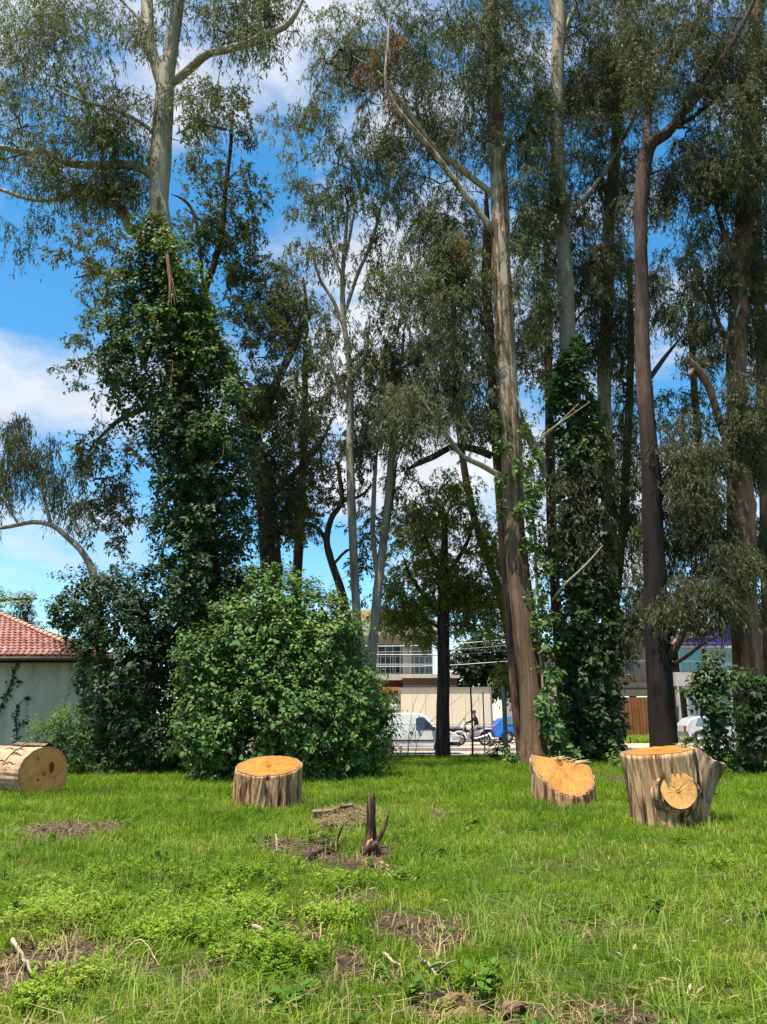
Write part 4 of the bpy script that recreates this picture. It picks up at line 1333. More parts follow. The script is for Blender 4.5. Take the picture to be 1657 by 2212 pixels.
# --- the big trunks
make_tree('gum_tree', 'tallest brown barked gum leaning slightly, cream bark higher up, a second stem hugging it', 1156, 26,
          [(1160, 1645, 34), (1152, 1500, 30), (1140, 1400, 28), (1128, 1300, 26), (1116, 1200, 24), (1110, 1110, 23), (1106, 1000, 23), (1100, 900, 23), (1094, 800, 22), (1088, 680, 21), (1083, 580, 20), (1080, 450, 19), (1073, 300, 17), (1066, 180, 17), (1060, 60, 15), (1056, -80, 13), (1050, -220, 10)],
          [[(1126, 1645, 8, .8), (1116, 1560, 8, .8), (1110, 1480, 9, .8), (1102, 1350, 10, .8), (1090, 1200, 11, .8), (1080, 1060, 11, .8), (1068, 900, 11, .8), (1060, 760, 10, .8), (1052, 640, 11, .9), (1052, 520, 9, 1), (1050, 400, 6, 1)],
           [(1072, 510, 9), (1040, 465, 7, -.3), (1000, 415, 6.5, -.6), (960, 360, 6, -1), (920, 310, 6, -1.3), (880, 262, 5, -1.6), (845, 215, 4.5, -1.8), (833, 165, 3.2, -2), (838, 90, 2.4, -2), (842, 20, 1.6, -2)],
           [(1075, 425, 7), (1040, 400, 7, .2), (990, 360, 7, 0), (940, 320, 6, -.3), (880, 240, 5, -.6), (820, 160, 3.5, -.8), (760, 120, 2, -1)],
           [(1085, 1030, 7, -.4), (1040, 1005, 6, -.6), (1000, 985, 5, -.8), (965, 940, 5, -1), (935, 900, 4, -1.2), (905, 850, 3, -1.3), (885, 800, 2, -1.4)],
           [(1062, 985, 8, .6), (1030, 972, 8, .5), (995, 965, 7, .4), (970, 968, 7, .2), (940, 985, 7, .2), (905, 1000, 6, 0), (880, 1015, 4, 0)],
           [(990, 405, 3, -.6), (985, 330, 3, -.6), (992, 260, 3, -.6)], [(1110, 870, 8, .6), (1135, 930, 9, .8), (1165, 985, 10, 1.2), (1180, 1030, 10, 1.4)]],
          [(900, 120, 150, 150, 150, .6, 1.8), (1000, 200, 110, 170, 110, .6, 2), (860, 330, 110, 110, 84, .8, 1.6), (960, 480, 110, 110, 86, .8, 1.8), (1060, 60, 130, 130, 110, -.6, 2), (920, 620, 110, 120, 80), (980, 760, 90, 110, 64), (1140, 330, 90, 200, 96, .4, 2), (1150, 600, 60, 160, 50),
           (740, 120, 90, 130, 56, .6, 1.4), (900, 900, 90, 80, 40, -1, 1.5), (1000, 560, 80, 110, 60), (1000, -110, 260, 100, 120), (1050, 900, 60, 80, 24), (960, 850, 60, 60, 20)],
          leaf='euc', bark='bark_tall', limb_bark='bark_strip', seed=21, ll=.21, lw=.17, per=8, lp=13, slen=.9, droop=.55, hang=.68, strips=9, tfrom=.45, limb_mats={0: 'bark_red', 1: 'bark_strip', 2: 'bark_olive', 3: 'bark_olive', 4: 'bark_dark'}, extra=[([(800, 150, 34, 36, 12, -1.2, .8), (850, 95, 22, 40, 7, -1.5, .5), (860, 210, 20, 20, 3, -1.2, .4), (985, 520, 28, 30, 4, -.8, .5)], 'deadleaf')])
make_tree('gum_tree', 'smooth whitish trunk rising out of an ivy column between darker gums', 1262, 27.5,
          [(1266, 1640, 34), (1262, 1450, 30), (1258, 1250, 26), (1250, 1050, 22), (1240, 900, 19), (1228, 780, 17), (1225, 680, 17), (1222, 600, 16), (1216, 500, 15), (1208, 400, 15), (1202, 300, 15), (1203, 180, 14), (1208, 60, 13), (1212, -80, 11), (1216, -220, 8)],
          [[(1208, 380, 5), (1170, 330, 4), (1140, 260, 3)], [(1218, 480, 6), (1260, 430, 5), (1300, 380, 4, .5), (1350, 300, 3, .8)], [(1228, 520, 5), (1180, 500, 4), (1150, 480, 3)], [(1205, 100, 6), (1240, 20, 5), (1280, -60, 4)], [(1206, 60, 5), (1180, -20, 4), (1150, -80, 3)]],
          [(1190, 130, 110, 150, 90, 1.8, 1.6), (1290, 250, 90, 170, 130, .6, 2), (1150, 260, 40, 90, 24, -.4, 1), (1190, 480, 80, 120, 56, 1.6, 1.4), (1280, 560, 70, 120, 62, .8, 2), (1200, 420, 50, 40, 14, -1, .5), (1230, -90, 200, 90, 86), (1330, 100, 90, 150, 84), (1180, 680, 60, 90, 30, 1, 1), (1270, 740, 50, 90, 22, 1, 1),
           (1260, 1040, 60, 130, 46, -.9, .5), (1250, 1200, 55, 90, 24, -1, .4), (1300, 950, 40, 100, 20)],
          leaf='euc_dark', bark='bark_pale', seed=22, ll=.21, lw=.17, per=8, lp=13, slen=.9, droop=.55, hang=.66, strips=2, tfrom=.62)
make_tree('gum_tree', 'olive tinted thin trunk just past the ivy column, bushy tuft halfway', 1322, 30,
          [(1320, 1630, 20), (1318, 1400, 18), (1316, 1150, 16), (1311, 980, 15), (1305, 850, 14), (1305, 760, 14), (1312, 660, 13), (1313, 560, 13), (1316, 470, 12), (1325, 380, 12), (1332, 280, 10), (1340, 150, 9), (1350, 0, 7), (1355, -100, 5)],
          [[(1308, 720, 6), (1330, 690, 5), (1350, 670, 4)], [(1318, 470, 5), (1290, 400, 4), (1280, 330, 3)], [(1330, 330, 5), (1370, 250, 4), (1390, 160, 3)]],
          [(1330, 690, 50, 70, 40, -.8, .7), (1350, 800, 40, 90, 24), (1340, 400, 90, 130, 84), (1360, 180, 90, 140, 80), (1350, 0, 100, 90, 60), (1300, 560, 60, 90, 34), (1340, 960, 50, 100, 30), (1350, 1130, 60, 110, 40)],
          leaf='euc_dark', bark='bark_olive', seed=23, ll=.21, lw=.17, per=8, lp=12, slen=.9, droop=.55, hang=.66, strips=3, tfrom=.45)
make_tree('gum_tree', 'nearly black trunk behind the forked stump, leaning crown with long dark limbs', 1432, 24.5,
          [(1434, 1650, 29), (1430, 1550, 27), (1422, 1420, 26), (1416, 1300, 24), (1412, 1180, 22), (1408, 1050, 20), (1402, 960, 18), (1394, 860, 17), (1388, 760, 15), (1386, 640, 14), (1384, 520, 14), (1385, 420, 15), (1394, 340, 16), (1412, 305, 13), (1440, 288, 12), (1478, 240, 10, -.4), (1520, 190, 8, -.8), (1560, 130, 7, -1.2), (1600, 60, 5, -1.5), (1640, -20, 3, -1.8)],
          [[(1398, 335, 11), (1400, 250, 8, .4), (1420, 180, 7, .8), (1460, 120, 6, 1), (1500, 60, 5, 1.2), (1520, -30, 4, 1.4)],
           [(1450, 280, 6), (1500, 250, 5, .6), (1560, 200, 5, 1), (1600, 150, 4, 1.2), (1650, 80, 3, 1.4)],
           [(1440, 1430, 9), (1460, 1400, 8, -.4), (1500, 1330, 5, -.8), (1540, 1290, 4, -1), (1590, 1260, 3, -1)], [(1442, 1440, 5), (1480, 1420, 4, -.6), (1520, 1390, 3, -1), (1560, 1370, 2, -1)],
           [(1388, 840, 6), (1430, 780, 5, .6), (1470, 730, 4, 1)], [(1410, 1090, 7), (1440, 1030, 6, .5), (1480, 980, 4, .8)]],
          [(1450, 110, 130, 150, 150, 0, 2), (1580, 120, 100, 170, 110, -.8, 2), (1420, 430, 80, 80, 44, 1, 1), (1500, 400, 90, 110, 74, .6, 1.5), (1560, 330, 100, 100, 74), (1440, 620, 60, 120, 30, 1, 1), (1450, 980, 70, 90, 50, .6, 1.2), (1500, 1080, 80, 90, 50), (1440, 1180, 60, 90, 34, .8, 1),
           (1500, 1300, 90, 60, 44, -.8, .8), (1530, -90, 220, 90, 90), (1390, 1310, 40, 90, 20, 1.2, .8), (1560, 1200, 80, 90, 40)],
          leaf='euc_dark', bark='bark_black_shaded', limb_bark='bark_dark', seed=24, ll=.2, lw=.18, per=8, lp=12, slen=.9, droop=.55, hang=.66, tfrom=.4)
make_tree('gum_tree', 'pinkish brown trunk past the black one, with a broken pale stub branch', 1622, 25.5,
          [(1622, 1650, 36), (1618, 1500, 31), (1612, 1400, 30), (1602, 1280, 31), (1602, 1150, 30), (1600, 1050, 26), (1594, 950, 22), (1590, 850, 20), (1592, 740, 20), (1600, 620, 19), (1606, 500, 18), (1612, 380, 17), (1622, 250, 15), (1630, 120, 13), (1640, -20, 11), (1650, -160, 8)],
          [[(1582, 985, 7), (1562, 935, 8, -.6), (1546, 880, 8, -.9), (1528, 828, 8, -1.1), (1503, 795, 9, -1.3), (1488, 775, 10, -1.4)], [(1500, 790, 5, -1.3), (1490, 810, 4, -1.4), (1474, 805, 3, -1.5)],
           [(1600, 600, 7), (1570, 520, 6), (1540, 430, 4)], [(1596, 700, 7), (1640, 600, 6), (1690, 500, 4)], [(1590, 800, 7), (1560, 720, 5), (1530, 640, 4), (1500, 600, 3)], [(1618, 1390, 7), (1650, 1360, 6), (1700, 1370, 5)]],
          [(1560, 560, 90, 110, 84), (1640, 420, 90, 130, 84), (1520, 720, 70, 90, 44), (1640, 700, 60, 140, 60), (1540, 950, 80, 70, 52, -.6, 1), (1640, 950, 50, 100, 44), (1600, 880, 50, 70, 30, -.8, .7), (1640, 180, 90, 140, 70), (1700, -80, 130, 100, 50), (1640, 1200, 60, 90, 40, .8, .8), (1740, 500, 90, 300, 60), (1540, 1130, 60, 80, 34)],
          leaf='euc_dark', bark='bark_red', seed=25, ll=.2, lw=.18, per=8, lp=12, slen=.7, droop=.55, hang=.62, tfrom=.4, strips=2)
make_tree('gum_tree', 'thin brown stem at the far edge of the grove behind the pinkish trunk', 1660, 29,
          [(1662, 1640, 14), (1658, 1300, 13), (1652, 1000, 12), (1645, 800, 11), (1638, 600, 11), (1634, 400, 10), (1638, 200, 9), (1642, 0, 8), (1648, -150, 6)],
          [[(1636, 500, 5), (1600, 430, 4), (1570, 360, 3)], [(1636, 350, 5), (1680, 270, 4)]],
          [(1640, 300, 90, 160, 60), (1600, 520, 80, 100, 44), (1660, 650, 60, 120, 40), (1650, 60, 100, 120, 50)],
          leaf='euc_dark', bark='bark_red', seed=26, ll=.2, lw=.18, per=5, lp=15, slen=.7, droop=.55, hang=.62, tfrom=.5, sides=16)

# --- trees farther back that fill the grove
def back_tree(base, Y, trunk, crown, label, seed, leaf='euc_dark', bark='bark_dark', **kw):
    make_tree('background_tree', label, base, Y, trunk, [], crown, leaf=leaf, bark=bark, seed=seed, ll=.19, lw=.24, per=5, lp=14, slen=.75, droop=.5, hang=.5, tfrom=.3,
              sides=12, group='trees farther back in the grove', **kw)


back_tree(1225, 32.5, [(1225, 1610, 12), (1195, 1200, 11), (1185, 800, 9), (1180, 500, 6)],
          [(1170, 560, 90, 120, 70), (1180, 800, 80, 130, 70), (1170, 1000, 70, 110, 50), (1090, 700, 60, 130, 50), (1200, 1200, 60, 110, 40), (1200, 1350, 50, 60, 24)], 'slender background gum between the brown trunk and the ivy column', 31)
back_tree(1128, 32.8, [(1128, 1600, 10), (1090, 1330, 9), (1020, 1100, 8), (990, 900, 7), (980, 650, 5)],
          [(960, 700, 90, 130, 70), (1010, 900, 60, 80, 26), (900, 780, 60, 100, 34), (1000, 560, 80, 90, 40), (1080, 830, 40, 100, 20)], 'slender background gum slanting from behind the tallest trunk', 32)
back_tree(1292, 33, [(1292, 1610, 11), (1340, 1200, 9), (1362, 800, 8), (1360, 560, 5)],
          [(1360, 620, 70, 120, 48), (1350, 850, 50, 120, 34), (1360, 1120, 60, 130, 64), (1370, 1290, 50, 90, 40), (1350, 1400, 40, 40, 18)], 'slender background gum next to the black trunk', 33)
back_tree(1628, 32, [(1628, 1610, 12), (1570, 1250, 10), (1510, 950, 8), (1490, 650, 6)],
          [(1490, 640, 70, 100, 50), (1480, 900, 60, 80, 34), (1520, 1050, 70, 110, 60), (1480, 1190, 60, 90, 50), (1540, 1260, 70, 80, 50), (1460, 1300, 50, 70, 30)], 'background gum between the black and pinkish trunks', 34)
back_tree(792, 31, [(796, 1600, 10), (812, 1300, 9), (850, 1000, 8), (848, 760, 5)],
          [(850, 800, 80, 120, 54), (880, 1000, 60, 90, 30), (810, 900, 50, 110, 30), (700, 860, 60, 110, 34), (770, 860, 50, 120, 30)], 'background tree behind the slim pale pair', 35, leaf='brownleaf')
back_tree(640, 31, [(640, 1620, 12), (640, 1300, 11), (655, 1000, 9), (660, 760, 6)],
          [(650, 700, 70, 110, 44), (660, 900, 70, 130, 54), (640, 1080, 60, 90, 34), (600, 620, 60, 70, 24)], 'background tree between the dark tree and the crooked one', 36, leaf='brownleaf')
back_tree(1660, 33, [(1690, 1610, 14), (1690, 1200, 12), (1690, 800, 9)],
          [(1660, 900, 60, 130, 40), (1660, 1150, 60, 120, 50), (1620, 780, 60, 90, 30), (1700, 600, 80, 160, 40), (1640, 1340, 50, 60, 24)], 'background gum behind the outermost thin stem', 37)

# --- young tree arching out of the shrubs at the house side
make_tree('arching_tree', 'young drooping gum that arches from the shrubs towards the house', 222, 23,
          [(222, 1640, 12), (218, 1400, 11), (205, 1260, 9), (183, 1200, 7), (150, 1165, 6), (112, 1135, 5), (70, 1128, 5), (20, 1138, 4), (-60, 1150, 3)],
          [[(110, 1135, 4), (98, 1085, 4), (88, 1040, 3), (84, 980, 2)], [(90, 1060, 3), (60, 1030, 2), (40, 980, 2)], [(40, 1132, 3), (10, 1080, 2), (0, 1000, 2)]],
          [(50, 970, 60, 65, 56), (100, 1000, 45, 55, 34), (10, 1040, 45, 85, 40), (130, 1060, 50, 60, 18), (-50, 1040, 60, 120, 24), (160, 1090, 50, 60, 16), (30, 920, 40, 30, 12), (-60, 1180, 40, 60, 12)],
          leaf='euc_dark', bark='bark_grey', seed=41, ll=.2, lw=.15, per=4, lp=10, slen=.75, droop=.75, hang=.75, tfrom=.45, sides=12, twig_r=.005, group=None)


# ------------------------------------------------------------------ leafy masses: ivy, bush, shrubs
def lump_mass(lumps, Y, r, dens, ll, lw=.75, per=12, slen=.5, rough=.28, out=.7, up=.45, fill=.35, hangdown=.35, cam_only=True, gap=.0):
    """lumps rows: px, py, radius px[, dY]. Leafy shoots all over the union of lumpy balls."""
    C, Rr = [], []
    for l in lumps:
        dY = l[3] if len(l) > 3 else 0.0
        C.append(P(l[0], l[1], Y + dY)); Rr.append(l[2] * S(l[1], Y + dY))
    C = np.array(C); Rr = np.array(Rr)
    starts, dirs, lens = [], [], []
    for i in range(len(C)):
        n = int(dens * 4 * np.pi * Rr[i] ** 2)
        d = norm(r.normal(0, 1, (n, 3)))
        if cam_only:
            d = d[d[:, 1] < .45]
        nz = vn(d[:, 0] * 2.2 + i * 7, d[:, 1] * 2.2, d[:, 2] * 2.2)
        p = C[i] + d * (Rr[i] * (1.06 - rough * .75 + rough * 2.0 * (nz - .3)) - slen * .3)[:, None]
        ok = np.ones(len(p), bool)
        for j in range(len(C)):
            if j != i:
                ok &= np.linalg.norm(p - C[j], axis=1) > Rr[j] * .86
        ok &= p[:, 2] > .02
        if gap:
            ok &= (vn(p[:, 0] * 1.15 + 11, p[:, 1] * 1.15, p[:, 2] * .95) + .25 * vn(p[:, 0] * 3, p[:, 1] * 3, p[:, 2] * 3)) > gap
        p, d = p[ok], d[ok]
        starts.append(p); dirs.append(norm(d * out + np.array([0, 0, up]) + r.normal(0, .35, p.shape)))
        lens.append(slen * r.uniform(.5, 1.35, len(p)))
        m = int(n * fill)
        d2 = norm(r.normal(0, 1, (m, 3))); p2 = C[i] + d2 * (Rr[i] * r.uniform(.45, .8, m))[:, None]
        p2 = p2[p2[:, 2] > .02]
        starts.append(p2); dirs.append(norm(r.normal(0, 1, p2.shape))); lens.append(np.full(len(p2), slen * .9))
    s = np.vstack(starts); d = np.vstack(dirs); L = np.concatenate(lens)
    g = np.array([0, 0, -1.0])
    p1 = s + d * L[:, None] * .55
    p2 = p1 + norm(d + g * hangdown) * L[:, None] * .45
    stems = np.stack([s, p1, p2], 1)
    n = len(s)
    t = np.tile(np.linspace(.12, 1, per), n) + r.uniform(-.05, .05, n * per)
    idx = np.repeat(np.arange(n), per)
    t = np.clip(t, 0, 1)[:, None]
    pos = np.where(t < .55, s[idx] + (p1[idx] - s[idx]) * (t / .55), p1[idx] + (p2[idx] - p1[idx]) * ((t - .55) / .45))
    ax = d[idx]
    rnd = r.normal(0, 1, (n * per, 3)); perp = norm(rnd - ax * (rnd * ax).sum(1, keepdims=True))
    D = norm(perp + ax * .45 + g * .45)
    Nn = norm(ax * .6 + np.array([0, -.25, .9]) + r.normal(0, .28, (n * per, 3)))
    LL = ll * np.clip(r.normal(.9, .27, n * per), .35, 1.5)
    pos = pos + D * (ll * .3)
    return stems, pos, D, Nn, LL


def leafy(name, label, cat, base_px, Y, lumps, mat, seed, dens=22, ll=.15, lw=.75, per=11, slen=.5, single=0, stem_mat='twig', stems_thick=.006, branches=(), group=None, leafname='leaf', **kw):
    r = np.random.default_rng(seed)
    bw = np.array([P(base_px, 1554, Y)[0], Y, 0.0]); bw[2] = float(gz(bw[0], bw[1]))
    root = thing(name, label, cat, bw, group=group)
    stems, pos, D, Nn, LL = lump_mass(lumps, Y, r, dens, ll, lw, per, slen, **kw)
    stems = stems[r.random(len(stems)) < .6]
    V, Q = tubes_batch(stems, np.array([[1, .8, .4]]).repeat(len(stems), 0) * stems_thick, 3)
    if len(branches):
        for b in branches:
            w = resample(ctrl3(b, Y), .25)
            MB().tube(w[:, :3], w[:, 3], 7, cap=False).build('stem', M[stem_mat], root, off=bw, smooth=True)
    link('twigs', mesh_np('twigs', V - bw, Q), M[stem_mat], root, kind='stuff')
    keep = np.ones(len(pos), bool)
    if single:
        # the leaves that show largest: near the eye and turned towards it
        eye = np.array([0, 0, EYE]); v = eye - pos; dist = np.linalg.norm(v, axis=1)
        Nf = norm(np.cross(np.cross(D, Nn), D))
        face = np.abs((v / dist[:, None] * Nf).sum(1)) * (LL / dist) ** 2
        front = np.zeros(len(pos))
        # outermost towards the eye: compare with neighbours on a coarse angular grid
        key = (np.round(pos[:, 0] / dist * 150).astype(int) * 4000 + np.round(pos[:, 2] / dist * 150).astype(int))
        o = np.lexsort((dist, key)); first = np.r_[True, np.diff(key[o]) != 0]
        front[o[first]] = 1
        cand = np.where(front > 0)[0]
        sel = cand[np.argsort(-face[cand])][:single]
        keep[sel] = False
        leaf_objects(unit_leaf(leafname, M[mat], lw), pos[sel], D[sel], Nn[sel], LL[sel], root, bw, leafname)
    V, Q = leaves_geo(pos[keep], D[keep], Nn[keep], LL[keep], LL[keep] * lw, 'hex')
    link('foliage', mesh_np('foliage', V - bw, Q), M[mat], root, kind='stuff')
    return root


TOWER = [(332, 505, 36), (325, 560, 52), (352, 600, 54), (300, 640, 61), (380, 640, 59), (430, 690, 40), (300, 720, 74), (400, 715, 70), (350, 790, 94), (262, 780, 47), (445, 790, 59), (390, 880, 94),
         (300, 860, 54), (478, 870, 52), (410, 960, 94), (345, 950, 52), (492, 960, 52), (430, 1040, 94), (510, 1040, 27), (436, 1120, 83), (368, 1120, 38), (505, 1110, 31), (436, 1200, 76), (425, 1275, 78), (496, 1150, 46), (492, 1050, 48), (470, 1230, 50), (505, 1255, 48), (490, 1200, 32), (380, 1220, 36)]
leafy('ivy_vine', 'dark green ivy tower wrapped round the forked pale gum', 'ivy', 452, 21.0, TOWER, 'ivy', 51, dens=24, ll=.122, per=11, slen=.48, single=300, rough=.38, gap=.46,
      branches=[[(364, 662, .8, -1.9), (366, 620, 1.2, -1.8), (360, 560, 1.4, -1.4), (354, 490, 1.2, -.8)], [(371, 664, .6, -2.0), (368, 615, 1.2, -1.9), (362, 550, 1.2, -1.4)], [(378, 660, .6, -1.9), (371, 610, 1, -1.8), (362, 540, 1, -1.3)],
                [(384, 655, .5, -1.8), (374, 610, 1, -1.7), (363, 560, 1, -1.3)], [(484, 955, .7, -2.1), (481, 985, .7, -2.2), (468, 1000, .6, -2.2), (452, 1006, .4, -2.2)], [(362, 872, .5, -2.3), (370, 820, .8, -2.2), (374, 780, .6, -2.1)]], stem_mat='bark_red', up=.25, hangdown=.7)
leafy('ivy_vine', 'lighter ivy sprays crowning the upper ivy tower', 'ivy', 400, 20.3, [(365, 545, 34), (410, 610, 36), (440, 680, 40), (330, 690, 36), (400, 690, 50), (455, 770, 42), (490, 850, 44), (350, 700, 40), (470, 930, 36)], 'ivy_light', 52, dens=15, gap=.6, ll=.13, per=9, slen=.6, rough=.4, hangdown=.9)
leafy('ivy_shrub', 'dark ivy thicket hanging over the red tiled roof', 'shrub', 262, 22.9, [(240, 1285, 74), (150, 1325, 40), (190, 1288, 58), (185, 1372, 40), (165, 1328, 34), (300, 1280, 62), (218, 1362, 50), (270, 1380, 100), (340, 1340, 95), (300, 1470, 110), (380, 1420, 95), (400, 1350, 80), (248, 1440, 50), (345, 1560, 110), (420, 1500, 85), (420, 1590, 85), (275, 1560, 70), (200, 1400, 18, -1.2), (190, 1450, 11, -1.2), (440, 1640, 50), (470, 1660, 34, -.6), (380, 1650, 50)],
      'ivy_dark', 53, dens=22, gap=.5, ll=.115, per=11, slen=.45, rough=.35, single=150, hangdown=.6)
leafy('fern_shrub', 'low fresh green feathery shrub below the house wall', 'shrub', 215, 22.6, [(110, 1600, 44), (160, 1580, 52), (215, 1590, 56), (265, 1575, 50), (320, 1560, 54), (90, 1640, 44), (170, 1640, 56), (250, 1640, 58), (330, 1640, 60), (300, 1500, 36), (400, 1650, 50)], 'shrub', 54, dens=26, ll=.10, lw=.4, per=14, slen=.42, rough=.4, single=0)
BUSH = [(592, 1315, 80), (515, 1345, 62), (668, 1345, 72), (468, 1430, 70, -.3), (585, 1430, 122), (695, 1430, 92), (442, 1465, 46, -.5), (490, 1545, 100, -.3), (630, 1545, 130, -.2), (745, 1530, 88), (785, 1600, 56), (472, 1605, 62, -.5), (560, 1630, 104, -.3), (690, 1625, 100, -.2), (775, 1640, 52), (730, 1375, 44), (540, 1380, 80, -.2)]
leafy('leafy_bush', 'big rounded bright green bush behind the squat orange stump', 'bush', 610, 20.6, BUSH, 'bush', 55, dens=30, ll=.118, lw=.66, per=13, slen=.52, single=300, rough=.26, gap=.36, up=.6, hangdown=.3)
leafy('thin_shrub', 'sparse twiggy shrub at the end of the big bush near the van', 'shrub', 835, 23.5, [(815, 1560, 40), (832, 1620, 34), (800, 1500, 34)], 'brownleaf', 56, dens=7, ll=.10, per=7, slen=.6, rough=.5)
# ivy on the trunks of the grove
VINE_E = [(1150, 985, 10, -.7), (1140, 930, 10, -.6), (1130, 1010, 11, -.7), (1152, 1060, 15, -.8), (1135, 1100, 14, -.8), (1160, 1130, 15, -.8), (1150, 1180, 14, -.8), (1166, 1220, 14, -.8), (1160, 1280, 15, -.8), (1172, 1340, 17, -.8), (1176, 1400, 17, -.8), (1185, 1460, 19, -.8), (1192, 1520, 22, -.8), (1205, 1580, 24, -.8), (1215, 1630, 22, -.8), (1085, 960, 10, -.6), (1088, 1040, 9, -.7), (1080, 1100, 8, -.7), (1078, 900, 8, -.5)]
leafy('ivy_vine', 'light green ivy climbing one side of the tallest brown trunk', 'ivy', 1185, 26, VINE_E, 'ivy_light', 57, dens=26, ll=.19, per=7, slen=.34, single=300, rough=.3, fill=.2, hangdown=.8, up=.1, stem_mat='twig_pale',
      branches=[[(1190, 1640, 4, -.8), (1170, 1450, 3, -.7), (1160, 1250, 3, -.7), (1145, 1000, 2, -.6)]])
COL_F = [(1240, 760, 13, -.3), (1225, 800, 22, -.3), (1255, 800, 18, -.3), (1235, 850, 35, -.3), (1212, 860, 17, -.3), (1270, 870, 18, -.3), (1240, 910, 40), (1275, 940, 24), (1245, 980, 44), (1250, 1050, 45), (1258, 1130, 49), (1250, 1200, 49), (1290, 1180, 34), (1262, 1270, 54), (1270, 1340, 55), (1275, 1410, 57), (1272, 1480, 57), (1275, 1550, 55), (1280, 1610, 50), (1240, 1400, 34), (1235, 1560, 30), (1300, 1300, 30)]
leafy('ivy_column', 'dense dark ivy column clothing the smooth whitish trunk', 'ivy', 1268, 27, COL_F, 'ivy', 58, dens=17, ll=.19, per=8, slen=.42, single=300, rough=.3, fill=.35, hangdown=.8, up=.1, stem_mat='bark_olive',
      branches=[[(1250, 872, .8, -1.2), (1180, 940, 2, -1.4), (1130, 990, 1.6, -1.6)], [(1275, 868, .8, -1.3), (1200, 920, 1.6, -1.4), (1160, 950, 1.4, -1.5)], [(1302, 1178, 1, -1.6), (1275, 1210, 2, -1.6), (1250, 1235, 2.4, -1.5), (1215, 1268, 3, -1.3), (1190, 1300, 2.6, -1.2)]])
leafy('ivy_column', 'short fresh ivy tuft at the top of the dark ivy column', 'ivy', 1232, 26.6, [(1242, 745, 15), (1222, 790, 20), (1205, 830, 18), (1196, 870, 16), (1280, 930, 14), (1288, 990, 14)], 'ivy_light', 59, dens=26, ll=.17, per=7, slen=.4, rough=.4, hangdown=.8, fill=.2)
# plants round the right hand trunks
leafy('leafy_shrub', 'upright ivy leaved shrub on a stem behind the forked stump', 'shrub', 1545, 22, [(1540, 1425, 12), (1528, 1462, 24), (1568, 1472, 22), (1500, 1492, 15), (1535, 1510, 32), (1575, 1522, 18), (1545, 1560, 22), (1550, 1605, 20), (1512, 1600, 11), (1572, 1640, 16), (1520, 1650, 14)], 'ivy', 60, dens=22, ll=.17, per=8, slen=.36, single=120, rough=.35,
      branches=[[(1548, 1650, 7), (1546, 1560, 6), (1544, 1480, 5)]])
leafy('leafy_shrub', 'wide ivy leaved shrub wrapped round the pinkish trunk foot', 'shrub', 1640, 23.5, [(1612, 1478, 18, -.6), (1640, 1500, 30, -.6), (1652, 1560, 36, -.6), (1612, 1560, 20, -.6), (1640, 1630, 38, -.6), (1604, 1640, 22, -.6), (1680, 1520, 34, -.6)], 'ivy', 61, dens=18, ll=.17, per=8, slen=.36, rough=.35)
leafy('leafy_shrub', 'low weedy shrub at the foot of the black trunk', 'shrub', 1478, 24, [(1470, 1640, 22), (1490, 1625, 20), (1395, 1650, 14), (1330, 1650, 16), (1100, 1645, 14)], 'shrub', 62, dens=26, ll=.13, per=8, slen=.35, rough=.4, fill=.2)

# ------------------------------------------------------------------ buildings
def glass_mat(name, color, rough=.06):
    t = NT(name)
    return t.done(t.bsdf(color, rough, .8))


M['plaster_cream'] = plain('cream plaster', (.34, .29, .23, 1), .9, .2, .15, 1.5)
t = NT('weathered whitewash')
_n = t.noise(t.coord('Object', (1, 1, .35)), 1.3, 8, .68); _n2 = t.noise(t.coord('Object', (2.6, 2.6, .5)), 1.0, 6, .7)
_c = t.mix(.35, t.ramp(_n, [(.32, (.30, .26, .19, 1)), (.5, (.46, .41, .31, 1)), (.7, (.54, .49, .39, 1))]), t.ramp(_n2, [(.35, (.24, .21, .15, 1)), (.55, (.50, .45, .35, 1))]))
M['plaster_grey'] = t.done(t.bsdf(_c, .92, .15, _n2, .3, .01))
M['white'] = plain('white paint', (.44, .42, .38, 1), .7, .3, .14, 2)
M['dark_brick'] = plain('dark brown brick', (.10, .065, .05, 1), .9, .2, .3, 8)
M['yellow'] = plain('yellow ochre cladding', (.50, .34, .13, 1), .8, .2, .15, 3)
M['glass_dark'] = glass_mat('dark window glass', (.035, .045, .055, 1))
M['glass_blue'] = glass_mat('blue grey window glass', (.12, .17, .20, 1))
M['teal'] = glass_mat('teal shop glass', (.06, .30, .36, 1), .2)
M['purple'] = plain('purple fascia', (.16, .08, .42, 1), .7, .3, .1, 3)
M['steel'] = plain('grey galvanised steel', (.32, .33, .33, 1), .5, .5, .1, 6, .6)
M['rubber'] = plain('black rubber', (.018, .018, .018, 1), .8, .3, .2)
M['black'] = plain('black plastic', (.022, .022, .025, 1), .5, .4, .1)
M['chrome'] = plain('wheel metal', (.45, .45, .46, 1), .35, .6, .1, 6, .8)


def xz(px, py, Y):
    p = P(px, py, Y); return p[0], p[2]


def rect(px0, py0, px1, py1, Y):
    x0, z1 = xz(px0, py0, Y); x1, z0 = xz(px1, py1, Y)
    return x0, x1, z0, z1


def boxpart(name, px0, py0, px1, py1, Y, depth, mat, parent, zmin=None, bevel=0.0, **kw):
    x0, x1, z0, z1 = rect(px0, py0, px1, py1, Y)
    if zmin is not None:
        z0 = zmin
    return MB().box(x0, x1, Y, Y + depth, z0, z1).build(name, mat, parent, off=parent.matrix_world.translation if False else PO[parent.name], bevel=bevel, **kw)


PO = {}


def bthing(name, label, cat, loc, group=None):
    o = thing(name, label, cat, loc, group=group); PO[o.name] = np.array(loc, float); return o


